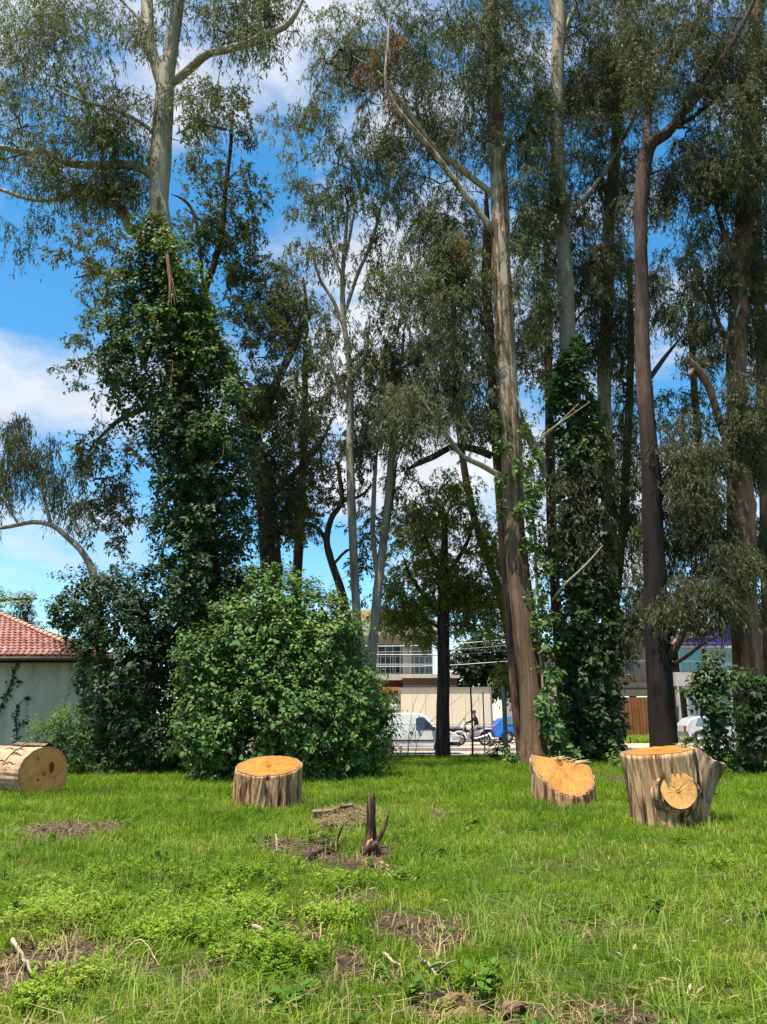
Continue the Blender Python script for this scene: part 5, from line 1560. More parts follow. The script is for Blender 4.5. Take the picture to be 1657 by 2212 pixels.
def window(parent, px0, py0, px1, py1, Y, nx=1, ny=1, glass='glass_dark', fw=.05, frame='white', proud=.05):
    x0, x1, z0, z1 = rect(px0, py0, px1, py1, Y)
    off = PO[parent.name]
    fr = MB()
    fr.box(x0, x1, Y - proud, Y + .04, z0, z0 + fw).box(x0, x1, Y - proud, Y + .04, z1 - fw, z1)
    for i in range(nx + 1):
        xc = x0 + (x1 - x0 - fw) * i / nx
        fr.box(xc, xc + fw, Y - proud + .003, Y + .037, z0 + fw, z1 - fw)
    for j in range(1, ny):
        zc = z0 + (z1 - z0 - fw) * j / ny
        fr.box(x0 + fw, x1 - fw, Y - proud + .006, Y + .034, zc, zc + fw * .8)
    w = fr.build('window', M[frame], parent, off=off)
    for i in range(nx):
        xa = x0 + (x1 - x0 - fw) * i / nx + fw; xb = x0 + (x1 - x0 - fw) * (i + 1) / nx
        for j in range(ny):
            za = z0 + (z1 - z0 - fw) * j / ny + fw * .5; zb = z0 + (z1 - z0 - fw) * (j + 1) / ny + fw * .2
            MB().box(xa - .006, xb + .006, Y - .012, Y + .012, za, zb).build('pane', M[glass], w, off=off)
    return w


def left_house():
    Yf = 26.6
    xr, ze = xz(196, 1418, Yf - .65)
    base = np.array([xr - .45, Yf, 0.0])
    h = bthing('house', 'low whitewashed house with red barrel tiled roof and stained wall', 'house', base)
    xw = xr - .42
    MB().box(xw - 16, xw, Yf, Yf + 9, -.1, ze - .16).build('wall', M['plaster_grey'], h, off=base)
    slope = math.tan(R(24)); run = 5.4
    # hipped roof body
    x0 = xr - 24; y0 = Yf - .65; y1 = Yf + 9.45; yr = y0 + run
    hx = xr - run * 1.25
    zr = ze + run * slope
    V = [(x0, y0, ze), (xr, y0, ze), (xr, y1, ze), (x0, y1, ze), (x0, yr, zr), (hx, yr, zr), (x0, y0, ze - .10), (xr, y0, ze - .10), (xr, y1, ze - .10), (x0, y1, ze - .10)]
    mb = MB().add(V, [(0, 1, 5, 4), (2, 3, 4, 5), (6, 7, 1, 0), (7, 8, 2, 1), (8, 9, 3, 2), (6, 9, 8, 7)], [(1, 2, 5)])
    mb.build('roof', plain('roof underlay', (.20, .09, .06, 1), .9, .2), h, off=base)
    # barrel tiles in courses on the slope that faces the lawn
    r = np.random.default_rng(3)
    m = leaf_mat('red clay tiles', [(.18, .075, .055, 1), (.30, .125, .098, 1), (.37, .18, .142, 1), (.42, .27, .215, 1)], 0, .85, .2, .6)
    n_row = int(run / math.cos(R(24)) / .30); mb = MB()
    a = np.linspace(0, np.pi, 6)
    u = np.array([0, math.cos(R(24)), math.sin(R(24))]); nn = np.array([0, -math.sin(R(24)), math.cos(R(24))])
    for k in range(n_row + 1):
        s0 = k * .30 - .06
        yk = s0 * math.cos(R(24))
        xm = xr - max(0, yk) * 1.25 - .08
        x = xm - .1
        while x > max(x0, xm - 12):
            rr = .095; jit = r.normal(0, .008); tl = r.normal(0, .006)
            rows = []
            for s, lift in ((s0, .055), (s0 + .34, .018)):
                o = np.array([x + jit, y0, ze]) + u * (s + tl) + nn * lift
                rows.append(o + np.outer(np.cos(a) * rr, [1, 0, 0]) + np.outer(np.sin(a) * rr * .75, nn))
            V = np.vstack(rows)
            Q = [(i, i + 1, i + 7, i + 6) for i in range(5)]
            c0 = rows[0].mean(0) - nn * .02
            mb.add(np.vstack([V, rows[0], [c0]]), Q, [(12 + i, 18, 13 + i) for i in range(5)])
            x -= .205
    mb.build('roof_tiles', m, h, off=base, kind='stuff', smooth=False)
    # hip tiles, one by one
    p0 = np.array([xr + .02, y0 - .02, ze + .05]); p1 = np.array([hx, yr, zr + .06]); d = (p1 - p0); n = int(np.linalg.norm(d) / .34)
    d = d / np.linalg.norm(d); side = norm(np.cross(d, [0, 0, 1.0])); upv = np.cross(side, d)
    mt = plain('pale mortar hip tile', (.46, .27, .19, 1), .9, .2, .25, 5)
    for k in range(n):
        o = p0 + d * (k * .34) + upv * .02
        V = np.vstack([o + d * s + np.outer(np.cos(a) * rr, side) + np.outer(np.sin(a) * rr * .8 + l, upv) for s, rr, l in ((0, .125, .03), (.38, .10, .01))])
        me = MB().add(V, [(i, i + 1, i + 7, i + 6) for i in range(5)])
        me.build('hip_tile', mt, h, off=base)
    MB().tube([(x0, y0 - .06, ze - .07), (xr, y0 - .06, ze - .07)], .07, 8).build('gutter', M['dark_brick'], h, off=base, smooth=True)
    # climbing plants on the wall
    r = np.random.default_rng(12)
    for (lab, poly) in (('dry dark vine running up the whitewashed wall under the eave', [(-20, 1560), (0, 1530), (18, 1490), (30, 1455), (40, 1425)]),
                        ('forked dead plant leaning on the whitewashed wall by the log', [(28, 1640), (36, 1590), (34, 1555), (38, 1525)])):
        b = np.array([xz(poly[0][0], 1600, Yf - .06)[0], Yf - .06, 0.0])
        v = thing('wall_vine', lab, 'vine', b)
        c = np.array([[*(xz(px, py, Yf - .05)), 0] for px, py in poly]); w = resample(np.c_[c[:, 0], np.full(len(c), Yf - .05), c[:, 1], np.full(len(c), .03)], .15)
        mb = MB().tube(w[:, :3], .02, 5)
        lp = []
        for i in range(len(w)):
            for _ in range(7):
                lp.append(w[i, :3] + r.normal(0, .055, 3) * [1, .3, 1])
        for i in (len(w) // 2, len(w) - 1):
            mb.tube([w[i, :3], w[i, :3] + [.2, -.02, .22], w[i, :3] + [.36, -.03, .3]], [.015, .012, .008], 4)
            for _ in range(16):
                lp.append(w[i, :3] + [.3 + r.normal(0, .08), -.03, .26 + r.normal(0, .06)])
        mb.build('stem', M['twig'], v, off=b)
        lp = np.array(lp)
        V, Q = leaves_geo(lp, r.normal(0, 1, lp.shape) + [0, 0, -.4], np.tile([0, -1.0, .3], (len(lp), 1)) + r.normal(0, .4, lp.shape), .11, .07, 'kite')
        link('leaves', mesh_np('leaves', V - b, Q), M['hedge'], v, kind='stuff')


left_house()


def center_building():
    Y = 52
    x0, x1, z0, z1 = rect(725, 1345, 985, 1600, Y)
    b = np.array([(x0 + x1) / 2, Y, .3])
    h = bthing('flat_roofed_house', 'two storey pale house with ochre parapet, behind the white box truck', 'house', b)
    boxpart('lower_wall', 560, 1470, 985, 1600, Y, 8, M['dark_brick'], h, zmin=.25)
    boxpart('upper_wall', 560, 1372, 935, 1456, Y + .6, 7, M['plaster_cream'], h)
    boxpart('slab', 552, 1456, 945, 1469, Y - .6, 9, M['white'], h)
    boxpart('fascia', 552, 1340, 945, 1371, Y - .5, 8.6, M['white'], h)
    boxpart('parapet', 730, 1318, 880, 1339, Y + 1.0, 5, M['yellow'], h)
    boxpart('pier', 870, 1372, 890, 1456, Y + .3, .28, M['white'], h)
    window(h, 816, 1390, 866, 1455, Y + .58, 3, 1, 'glass_dark')
    window(h, 892, 1382, 934, 1455, Y + .58, 3, 2, 'glass_blue')
    window(h, 752, 1390, 806, 1455, Y + .58, 2, 1, 'glass_dark')
    # balcony rail
    x0, x1, z0, z1 = rect(812, 1414, 938, 1456, Y - .55)
    rl = MB().tube([(x0, Y - .55, z1), (x1, Y - .55, z1)], .03, 6).tube([(x0, Y - .55, (z0 + z1) / 2), (x1, Y - .55, (z0 + z1) / 2)], .02, 6).build('railing', M['steel'], h, off=b)
    for k in range(13):
        xx = x0 + (x1 - x0) * k / 12
        MB().tube([(xx, Y - .55, z0), (xx, Y - .55, z1)], .018, 5).build('baluster', M['steel'], rl, off=b)
    boxpart('awning', 826, 1484, 862, 1492, Y - 1.2, 1.2, plain('orange awning', (.50, .16, .06, 1), .8, .2), h)
    window(h, 828, 1500, 862, 1580, Y - .02, 1, 1, 'glass_dark')
    # brown rough annex
    b2 = np.array([xz(930, 1600, 49)[0], 49, .3])
    a = bthing('brick_annex', 'dark brown brick annex with pale coping just above the truck box', 'building', b2)
    boxpart('wall', 872, 1465, 990, 1600, 49, 2.4, M['dark_brick'], a, zmin=.25)
    boxpart('coping', 868, 1458, 994, 1464.5, 48.9, 2.6, M['plaster_grey'], a)
    window(a, 890, 1500, 960, 1560, 48.98, 2, 1, 'glass_dark')
    # house glimpsed beyond the hedge
    b3 = np.array([xz(1210, 1600, 62)[0], 62, .3])
    c = bthing('pale_house', 'pale plaster house far behind the ivy column', 'house', b3)
    boxpart('wall', 1120, 1420, 1330, 1600, 62, 8, M['plaster_cream'], c, zmin=.25)
    boxpart('roof', 1110, 1400, 1340, 1419.5, 61.5, 9, plain('brown roof', (.20, .11, .08, 1), .9, .2), c)
    window(c, 1200, 1450, 1240, 1500, 61.98, 2, 1, 'glass_dark')


center_building()


def right_houses():
    Y = 46
    b = np.array([xz(1370, 1600, Y)[0], Y, .3])
    h = bthing('cream_house', 'cream walled house with brown ledges and a wooden gate', 'house', b)
    boxpart('upper_wall', 1300, 1388, 1452, 1466, Y + .8, 8, M['plaster_cream'], h)
    boxpart('ledge', 1296, 1463, 1452, 1471, Y - .3, 1.09, M['dark_brick'], h)
    boxpart('beam', 1296, 1472, 1452, 1503, Y, .8, M['plaster_cream'], h)
    boxpart('lower_wall', 1240, 1503.5, 1322, 1600, Y + .3, .5, M['plaster_cream'], h, zmin=.25)
    boxpart('lintel', 1296, 1486, 1452, 1489, Y - .06, .05, M['dark_brick'], h)
    window(h, 1398, 1440, 1416, 1462, Y + .78, 1, 1, 'glass_dark')
    window(h, 1335, 1420, 1360, 1458, Y + .78, 2, 1, 'glass_dark')
    boxpart('roof', 1290, 1376, 1456, 1387.5, Y + .3, 9, plain('clay roof edge', (.24, .12, .08, 1), .9, .2), h)
    g = bthing('wooden_gate', 'reddish brown plank gate behind the black trunk', 'gate', (b[0], Y - .1, .3))
    x0, x1, z0, z1 = rect(1318, 1506, 1450, 1590, Y - .1)
    t = NT('varnished planks')
    n = t.noise(t.coord('Object', (14, 14, .8)), 1.0, 6, .65)
    oi = t.N('ShaderNodeObjectInfo')
    pm = t.done(t.bsdf(t.mix(t.math('MULTIPLY', oi.outputs['Random'], .5), t.ramp(n, [(.3, (.10, .035, .012, 1)), (.5, (.24, .09, .03, 1)), (.7, (.36, .16, .06, 1))]), (.14, .06, .025, 1)), .6, .3, n, .4, .01))
    nb = 17; wd = (x1 - x0) / nb
    for k in range(nb):
        MB().box(x0 + k * wd + .012, x0 + (k + 1) * wd - .012, Y - .14 - .01 * (k % 2), Y - .08, .42, z1).build('board', pm, g, off=PO[g.name])
    MB().box(x0, x1, Y - .075, Y - .03, z1 - .5, z1 - .38).build('rail', pm, g, off=PO[g.name])
    MB().box(x0, x1, Y - .075, Y - .03, .7, .82).build('rail', pm, g, off=PO[g.name])
    MB().box(x0, x1, Y - .028, Y, .3, z1).build('backing', M['dark_brick'], g, off=PO[g.name])
    # shop
    b2 = np.array([xz(1540, 1600, Y)[0], Y, .3])
    s = bthing('shop', 'white framed shop with teal upstairs glass and purple gable', 'shop', b2)
    boxpart('back_wall', 1462, 1400, 1720, 1600, Y + 2.4, 6, plain('dim shop interior', (.18, .17, .17, 1), .9, .2), s, zmin=.25)
    boxpart('upper_frame', 1458, 1452, 1720, 1482, Y, 2.3, M['white'], s)
    boxpart('top_frame', 1458, 1394, 1720, 1401, Y, 2.3, M['white'], s)
    boxpart('pillar', 1463, 1483, 1478, 1600, Y, .4, M['white'], s, zmin=.25)
    boxpart('pillar', 1592, 1483, 1604, 1600, Y, .4, M['white'], s, zmin=.25)
    boxpart('pillar', 1590, 1402, 1602, 1451, Y + .1, .4, M['white'], s)
    boxpart('sill', 1478.5, 1578, 1591.5, 1600, Y + .05, .3, M['white'], s, zmin=.25)
    window(s, 1464, 1402, 1520, 1451, Y + .2, 2, 1, 'teal')
    window(s, 1522, 1402, 1588, 1451, Y + .2, 2, 1, 'glass_blue')
    window(s, 1604, 1402, 1700, 1451, Y + .2, 2, 1, 'glass_blue')
    window(s, 1480, 1484, 1590, 1577, Y + .2, 3, 1, 'glass_blue', fw=.09)
    window(s, 1606, 1484, 1700, 1590, Y + .2, 2, 1, 'glass_dark', fw=.09)
    # gable: brown rake over a purple face
    x0, z0 = xz(1462, 1393, Y); xa, za = xz(1600, 1335, Y); x2, _ = xz(1740, 1393, Y)
    V = [(x0, Y + .1, z0), (x2, Y + .1, z0), (xa, Y + .1, za), (x0, Y + 6, z0), (x2, Y + 6, z0), (xa, Y + 6, za)]
    MB().add(V, [(0, 3, 4, 1), (1, 4, 5, 2), (2, 5, 3, 0)], [(0, 1, 2), (3, 5, 4)]).build('gable', M['purple'], s, off=b2)
    for (xa_, za_, xb_, zb_) in ((x0 - .3, z0 - .05, xa, za + .12), (xa, za + .12, x2 + .3, z0 - .05)):
        V = [(xa_, Y - .3, za_), (xb_, Y - .3, zb_), (xb_, Y + 6.2, zb_), (xa_, Y + 6.2, za_), (xa_, Y - .3, za_ + .16), (xb_, Y - .3, zb_ + .16), (xb_, Y + 6.2, zb_ + .16), (xa_, Y + 6.2, za_ + .16)]
        MB().add(V, [(0, 3, 2, 1), (4, 5, 6, 7), (0, 1, 5, 4), (1, 2, 6, 5), (2, 3, 7, 6), (3, 0, 4, 7)]).build('roof', plain('brown rake board', (.30, .17, .10, 1), .8, .2), s, off=b2)
    # grass verge mound before the gate
    x0, x1 = xz(1300, 1600, 44)[0], xz(1452, 1600, 44)[0]
    n = 30
    X, Yg = np.meshgrid(np.linspace(x0, x1, n), np.linspace(43.2, 45.8, 10))
    Z = .29 + .12 * np.clip((Yg - 43.2) / 2.6, 0, 1) + .05 * np.sin(X * 2)
    Z[0] = .2
    i = np.arange(9)[:, None] * n + np.arange(n - 1)[None]
    Q = np.stack([i, i + 1, i + 1 + n, i + n], -1).reshape(-1, 4)
    v = link('grass_verge', mesh_np('grass_verge', np.stack([X, Yg, Z], -1).reshape(-1, 3), Q), plain('verge turf', (.10, .16, .03, 1), .9, .2, .3, 6), kind='structure')
    v['label'] = 'small grass verge mound before the wooden gate'
    pts = np.stack([rng.uniform(x0, x1, 900), rng.uniform(43.3, 45.7, 900), np.full(900, .33)], -1)
    pts[:, 2] = .30 + .12 * (pts[:, 1] - 43.2) / 2.6
    scatter('verge_grass', pts, rng.uniform(0, 6.28, 900), rng.uniform(1.2, 2.4, 900), [tuft('verge_tuft', 16, .08, .2, .14, .02, .9, M['weed'], 301)], 'yellow green grass on the verge')


right_houses()


# ------------------------------------------------------------------ vehicles
def prism(name, prof, w, mat, parent, y0=0.0, tumble=0.0, zt=.95, bevel=.03, label=None):
    """side outline (x, z) given a width across y, leaning in above zt"""
    n = len(prof)
    bm = bmesh.new()
    rows = []
    for s in (-1, 1):
        rows.append([bm.verts.new((x, y0 + s * (w / 2 - tumble * max(0, z - zt)), z)) for x, z in prof])
    for i in range(n):
        j = (i + 1) % n
        bm.faces.new((rows[0][i], rows[0][j], rows[1][j], rows[1][i]))
    bm.faces.new(rows[0][::-1]); bm.faces.new(rows[1])
    bmesh.ops.recalc_face_normals(bm, faces=bm.faces)
    me = bpy.data.meshes.new(name); bm.to_mesh(me); bm.free()
    o = link(name, me, mat, parent, label=label)
    if bevel:
        m = o.modifiers.new('bevel', 'BEVEL'); m.width = bevel; m.segments = 3; m.limit_method = 'ANGLE'; m.angle_limit = R(28)
    return o


def wheel(parent, x, y, r, w=.2, spokes=5):
    a = np.linspace(0, 2 * np.pi, 28, endpoint=False)
    prof = [(r * .62, -w / 2), (r * .9, -w / 2), (r, -w / 2 + .03), (r, w / 2 - .03), (r * .9, w / 2), (r * .62, w / 2)]
    V = np.array([[(x + q * math.cos(t), y + d, r + q * math.sin(t)) for q, d in prof] for t in a]).reshape(-1, 3)
    k = len(prof); i = np.arange(28)[:, None]; j = np.arange(k)[None]
    Q = np.stack([i * k + j, i * k + (j + 1) % k, ((i + 1) % 28) * k + (j + 1) % k, ((i + 1) % 28) * k + j], -1).reshape(-1, 4)
    root = link('wheel', mesh_np('wheel', V, Q), M['rubber'], parent)
    mb = MB()
    mb.tube([(x, y - w * .40, r), (x, y - w * .30, r)], r * .62, 24)
    for s in range(spokes):
        t = s * 2 * np.pi / spokes
        mb.tube([(x, y - w * .43, r), (x + .58 * r * math.cos(t), y - w * .46, r + .58 * r * math.sin(t))], [.05, .035], 5)
    mb.build('rim', M['chrome'], root, smooth=False)
    return root


def arch(cx, r, z, n=8):
    """points of a wheel arch from front to rear along the lower outline"""
    return [(cx + r * math.cos(t), z + r * math.sin(t)) for t in np.linspace(0, np.pi, n)]


def panel(name, pts, mat, parent, t=.012):
    """a pane: four or more corners in 3-D, given a little thickness along its normal"""
    p = np.array(pts, float); n = norm(np.cross(p[1] - p[0], p[2] - p[1]))
    k = len(p)
    me = bpy.data.meshes.new(name)
    V = np.vstack([p - n * t, p + n * t])
    F = [list(range(k))[::-1], list(range(k, 2 * k))] + [[i, (i + 1) % k, k + (i + 1) % k, k + i] for i in range(k)]
    me.from_pydata([tuple(v) for v in V], [], F)
    return link(name, me, mat, parent)


def van():
    Y = 37.6
    xf = xz(990, 1600, Y)[0]
    root = thing('delivery_van', 'small white panel van parked with its nose behind the street tree', 'van', (xf - 4.05, Y, .0))
    W = 1.68
    wh = plain('white car paint', (.76, .76, .75, 1), .3, .5, .03, 2, 0, .4)
    low = [(.12, .30)] + [(x, z) for x, z in arch(.72, .37, .31)][::-1] + [(x, z) for x, z in arch(3.22, .37, .31)][::-1] + [(3.98, .32)]
    up = [(4.05, .62), (4.0, .82), (3.86, .95), (3.30, 1.08), (3.02, 1.16), (2.52, 1.70), (2.34, 1.80), (2.0, 1.84), (.5, 1.84), (.22, 1.78), (.1, 1.6), (.03, 1.0), (.03, .5)]
    prism('body', low + up, W, wh, root, tumble=.13, zt=.95, bevel=.05)
    ys = lambda z: -(W / 2 - .13 * max(0, z - .95)) - .004
    sw = [(2.02, 1.09), (2.02, 1.58), (2.20, 1.66), (2.40, 1.64), (2.92, 1.10)]
    panel('side_window', [(x, ys(z), z) for x, z in sw], M['glass_dark'], root)
    panel('windscreen', [(3.04, -.68, 1.155), (3.04, .68, 1.155), (2.54, .58, 1.685), (2.54, -.58, 1.685)], plain('pale windscreen', (.30, .42, .38, 1), .08, .8, .02), root, .012)
    MB().box(.05, 2.84, -W / 2 - .02, -W / 2 + .03, .58, .64).build('rub_strip', M['black'], root)
    MB().box(3.55, 4.09, -W / 2 + .0, W / 2, .34, .58).build('bumper', M['black'], root, bevel=.04)
    MB().box(3.72, 4.02, -W / 2 - .006, -W / 2 + .32, .66, .84).build('headlight', glass_mat('lamp glass', (.6, .62, .62, 1)), root, bevel=.03)
    MB().box(2.10, 2.24, -W / 2 - .03, -W / 2 + .01, .98, 1.02).build('door_handle', M['black'], root)
    MB().box(1.72, 1.86, -W / 2 - .012, -W / 2 + .01, .93, 1.00).build('filler_cap', M['black'], root)
    MB().box(2.72, 2.92, -W / 2 - .19, -W / 2 - .01, 1.06, 1.22).build('mirror', M['black'], root, bevel=.03)
    MB().box(.0, .06, -W / 2 + .0, -W / 2 + .14, .8, 1.3).build('tail_light', plain('red lamp', (.4, .02, .02, 1), .3, .5), root)
    for x in (1.98, 2.98):
        MB().box(x, x + .012, -W / 2 - .004, -W / 2 + .01, .42, 1.06).build('door_seam', M['black'], root)
    for x in (.72, 3.22):
        for y in (-W / 2 + .12, W / 2 - .12):
            wheel(root, x, y, .31)


def hatch(name, label, xf, Y, color, z0, rz=0.0, flip=False):
    root = thing(name, label, 'car', (xf, Y, z0), rz)
    W = 1.68
    paint = plain(name + ' paint', color, .3, .5, .05, 2, 0, .5)
    low = [(.14, .26)] + arch(.80, .36, .30)[::-1] + arch(3.30, .36, .30)[::-1] + [(4.02, .28)]
    up = [(4.08, .55), (3.98, .72), (3.05, .92), (2.35, 1.38), (2.1, 1.43), (.9, 1.43), (.45, 1.30), (.12, .95), (.06, .6)]
    prism('body', low + up, W, paint, root, tumble=.28, zt=.88, bevel=.05)
    ys = lambda z: -(W / 2 - .28 * max(0, z - .88)) - .004
    panel('side_window', [(x, ys(z), z) for x, z in [(1.75, .94), (1.75, 1.36), (2.18, 1.35), (2.75, .95)]], M['glass_blue'], root)
    panel('side_window', [(x, ys(z), z) for x, z in [(.62, .96), (.82, 1.32), (1.68, 1.36), (1.68, .94)]], M['glass_blue'], root)
    panel('windscreen', [(3.06, -.70, .925), (3.06, .70, .925), (2.38, .64, 1.37), (2.38, -.64, 1.37)], M['glass_blue'], root)
    MB().box(3.86, 4.08, -W / 2 + .02, -W / 2 + .38, .56, .68).build('headlight', glass_mat('lamp glass', (.6, .62, .62, 1)), root, bevel=.03)
    MB().box(.02, .12, -W / 2 + .04, -W / 2 + .24, .66, .9).build('tail_light', plain('red lamp', (.4, .02, .02, 1), .3, .5), root)
    MB().box(2.62, 2.78, -W / 2 - .16, -W / 2 - .02, .92, 1.04).build('mirror', paint, root, bevel=.03)
    MB().box(1.80, 1.96, -W / 2 - .025, -W / 2 + .01, .80, .84).build('door_handle', M['black'], root)
    for x in (.80, 3.30):
        for y in (-W / 2 + .11, W / 2 - .11):
            wheel(root, x, y, .30)


def truck():
    Y = 45.2
    xr, zt = xz(1061, 1484, Y); xl, _ = xz(860, 1484, Y)
    z0 = .3
    root = thing('box_truck', 'white box truck standing behind the van and the motorcycle', 'truck', (xr, Y, z0), R(-9))
    cream = plain('cream box panel', (.74, .64, .48, 1), .7, .3, .06, 1.2)
    H = zt - z0; L = (xr - xl) + .0
    MB().box(-L, -.06, .06, 2.3, .80, H - .05).build('cargo_box', cream, root, bevel=.03)
    fr = MB()
    fr.box(-L - .03, .0, -.01, .05, H - .10, H).box(-L - .03, 0, -.01, .05, .74, .86).box(-.07, .0, -.02, .07, .86, H - .1).box(-L - .03, -L + .05, -.02, .05, .86, H - .1)
    fr.build('edge_trim', M['steel'], root)
    for k in range(1, 7):
        MB().box(-L + L * k / 7 - .015, -L + L * k / 7 + .015, .035, .058, .87, H - .11).build('panel_rib', cream, root)
    MB().box(-.055, -.02, .12, 2.2, .85, H - .12).build('rear_door', M['white'], root)
    MB().box(-.02, .01, 1.13, 1.17, .9, H - .2).build('door_bar', M['steel'], root)
    MB().box(-L - .1, -.1, .4, 1.9, .52, .735).build('chassis', M['black'], root)
    MB().box(-L - 2.0, -L - .08, .15, 2.2, .45, 2.15).build('cab', M['white'], root, bevel=.15)
    panel('cab_window', [(-L - .9, .14, 1.25), (-L - .3, .14, 1.25), (-L - .3, .14, 1.85), (-L - .8, .14, 1.85)], M['glass_dark'], root)
    MB().box(-.1, -.02, .3, 2.1, .42, .55).build('rear_bumper', M['steel'], root)
    for x in (-.95, -L - 1.1):
        for y in (.26, 2.1):
            wheel(root, x, y, .42, .28)


def motorcycle():
    Y = 41.9
    x0 = xz(1022, 1600, Y)[0]
    z0 = float(.15 + .15 * (Y - 40.62) / 2.38)
    root = thing('motorcycle', 'white off road motorcycle parked by the truck, front wheel towards the van', 'motorcycle', (x0, Y, z0))
    whp = plain('white plastic', (.72, .70, .70, 1), .4, .5, .03)
    def ring(x, r):
        a = np.linspace(0, 2 * np.pi, 33)
        return np.stack([x + r * np.cos(a), np.zeros(33), .31 + r * np.sin(a)], -1)
    for x in (-.70, .62):
        w = MB().tube(ring(x, .275), .05, 8, cap=False).build('wheel', M['rubber'], root, smooth=True)
        mb = MB().tube(ring(x, .215), .018, 6, cap=False).tube([(x, -.05, .31), (x, .05, .31)], .045, 10)
        for k in range(12):
            t = k * np.pi / 6
            mb.tube([(x, 0, .31), (x + .21 * math.cos(t), 0, .31 + .21 * math.sin(t))], .006, 3)
        mb.build('rim', M['chrome'], w)
    fk = MB()
    for s in (-.07, .07):
        fk.tube([(-.70, s, .31), (-.50, s, .78), (-.42, s, 1.0)], [.03, .028, .025], 8)
    fk.build('fork', M['chrome'], root, smooth=True)
    MB().tube([(-.42, 0, .92), (-.1, 0, .72), (.1, 0, .42), (-.28, 0, .36), (-.40, 0, .86)], .03, 8).tube([(.1, 0, .42), (.62, .07, .31)], .03, 8).tube([(-.1, 0, .74), (.5, 0, .82)], .025, 8).build('frame', M['black'], root, smooth=True)
    MB().box(-.24, .08, -.14, .14, .38, .62).build('engine', M['steel'], root, bevel=.05)
    prism('fuel_tank', [(-.36, .80), (-.30, 1.0), (-.08, 1.0), (.08, .84), (-.1, .76)], .28, whp, root, bevel=.05)
    prism('seat', [(.0, .82), (.05, .90), (.45, .90), (.62, .95), (.6, .88), (.4, .82)], .24, M['black'], root, bevel=.03)
    prism('rear_fender', [(.34, .80), (.62, .90), (.98, .86), (1.0, .82), (.62, .80), (.42, .62), (.3, .64)], .2, whp, root, bevel=.03)
    prism('front_fender', [(-1.02, .62), (-.86, .72), (-.62, .74), (-.42, .66), (-.44, .60), (-.64, .68), (-.86, .66)], .18, whp, root, bevel=.02)
    prism('side_panel', [(.05, .60), (.1, .78), (.36, .78), (.30, .56)], .26, whp, root, bevel=.02)
    prism('headlight', [(-.62, .88), (-.56, 1.08), (-.44, 1.08), (-.44, .86)], .2, whp, root, bevel=.04)
    MB().tube([(-.32, -.40, 1.12), (-.38, -.18, 1.08), (-.42, 0, 1.02), (-.38, .18, 1.08), (-.32, .40, 1.12)], .017, 7).build('handlebar', M['black'], root, smooth=True)
    for s in (-1, 1):
        MB().tube([(-.36, s * .28, 1.12), (-.40, s * .34, 1.30)], .009, 5).build('mirror_stem', M['black'], root)
        MB().box(-.44, -.41, s * .34 - .07, s * .34 + .07, 1.28, 1.38).build('mirror', M['black'], root, bevel=.02)
    MB().tube([(-.1, -.12, .36), (.2, -.14, .36), (.75, -.16, .52)], [.03, .04, .05], 8).build('exhaust', M['chrome'], root, smooth=True)
    # rider
    p = thing('person', 'person in dark jacket and pale trousers sitting on the white motorcycle', 'person', (x0 + .22, Y, z0))
    bm = bmesh.new()
    J = {}
    def jv(k, x, y, z, r):
        J[k] = (bm.verts.new((x, y, z)), r)
    jv('pel', .02, 0, .98, .15); jv('waist', .0, 0, 1.14, .14); jv('chest', -.07, 0, 1.34, .165); jv('neck', -.10, 0, 1.50, .06); jv('head0', -.12, 0, 1.58, .085); jv('head1', -.13, 0, 1.68, .10); jv('head2', -.12, 0, 1.76, .07)
    for s, n in ((-1, 'r'), (1, 'l')):
        jv('sh' + n, -.08, s * .17, 1.42, .075); jv('el' + n, -.28, s * .27, 1.22, .055); jv('wr' + n, -.50, s * .33, 1.14, .04); jv('ha' + n, -.57, s * .34, 1.13, .038)
        jv('hip' + n, -.02, s * .12, .93, .11); jv('kn' + n, -.36, s * .20, .80, .078); jv('an' + n, -.24, s * .20, .42, .055); jv('toe' + n, -.40, s * .20, .37, .045)
    E = [('pel', 'waist'), ('waist', 'chest'), ('chest', 'neck'), ('neck', 'head0'), ('head0', 'head1'), ('head1', 'head2')]
    for n in 'rl':
        E += [('chest', 'sh' + n), ('sh' + n, 'el' + n), ('el' + n, 'wr' + n), ('wr' + n, 'ha' + n), ('pel', 'hip' + n), ('hip' + n, 'kn' + n), ('kn' + n, 'an' + n), ('an' + n, 'toe' + n)]
    for a, b in E:
        bm.edges.new((J[a][0], J[b][0]))
    rad = [J[k][1] for k in J]
    me = bpy.data.meshes.new('body'); bm.to_mesh(me); bm.free()
    t = NT('dark clothes, pale trousers and skin')
    sp = t.N('ShaderNodeSeparateXYZ'); t.L(t.coord('Object'), sp.inputs[0])
    zz = sp.outputs[2]
    col = t.ramp(t.math('MULTIPLY', zz, .5), [(.0, (.03, .03, .035, 1)), (.23, (.40, .38, .36, 1)), (.515, (.018, .018, .022, 1)), (.75, (.42, .25, .17, 1))], 'CONSTANT')
    o = link('body', me, t.done(t.bsdf(col, .8, .2)), p)
    sk = o.modifiers.new('skin', 'SKIN')
    for i, r in enumerate(rad):
        me.skin_vertices[0].data[i].radius = (r, r)
    me.skin_vertices[0].data[0].use_root = True
    sb = o.modifiers.new('sub', 'SUBSURF'); sb.levels = 2; sb.render_levels = 2
    a = np.linspace(0, 2 * np.pi, 14, endpoint=False)
    rows = []
    for ph in np.linspace(.12, 1.75, 7):
        rows.append(np.stack([-.115 + .115 * np.sin(ph) * np.cos(a), .11 * np.sin(ph) * np.sin(a), 1.69 + .115 * np.cos(ph) + 0 * a], -1))
    i = np.arange(6)[:, None]; j = np.arange(14)[None]
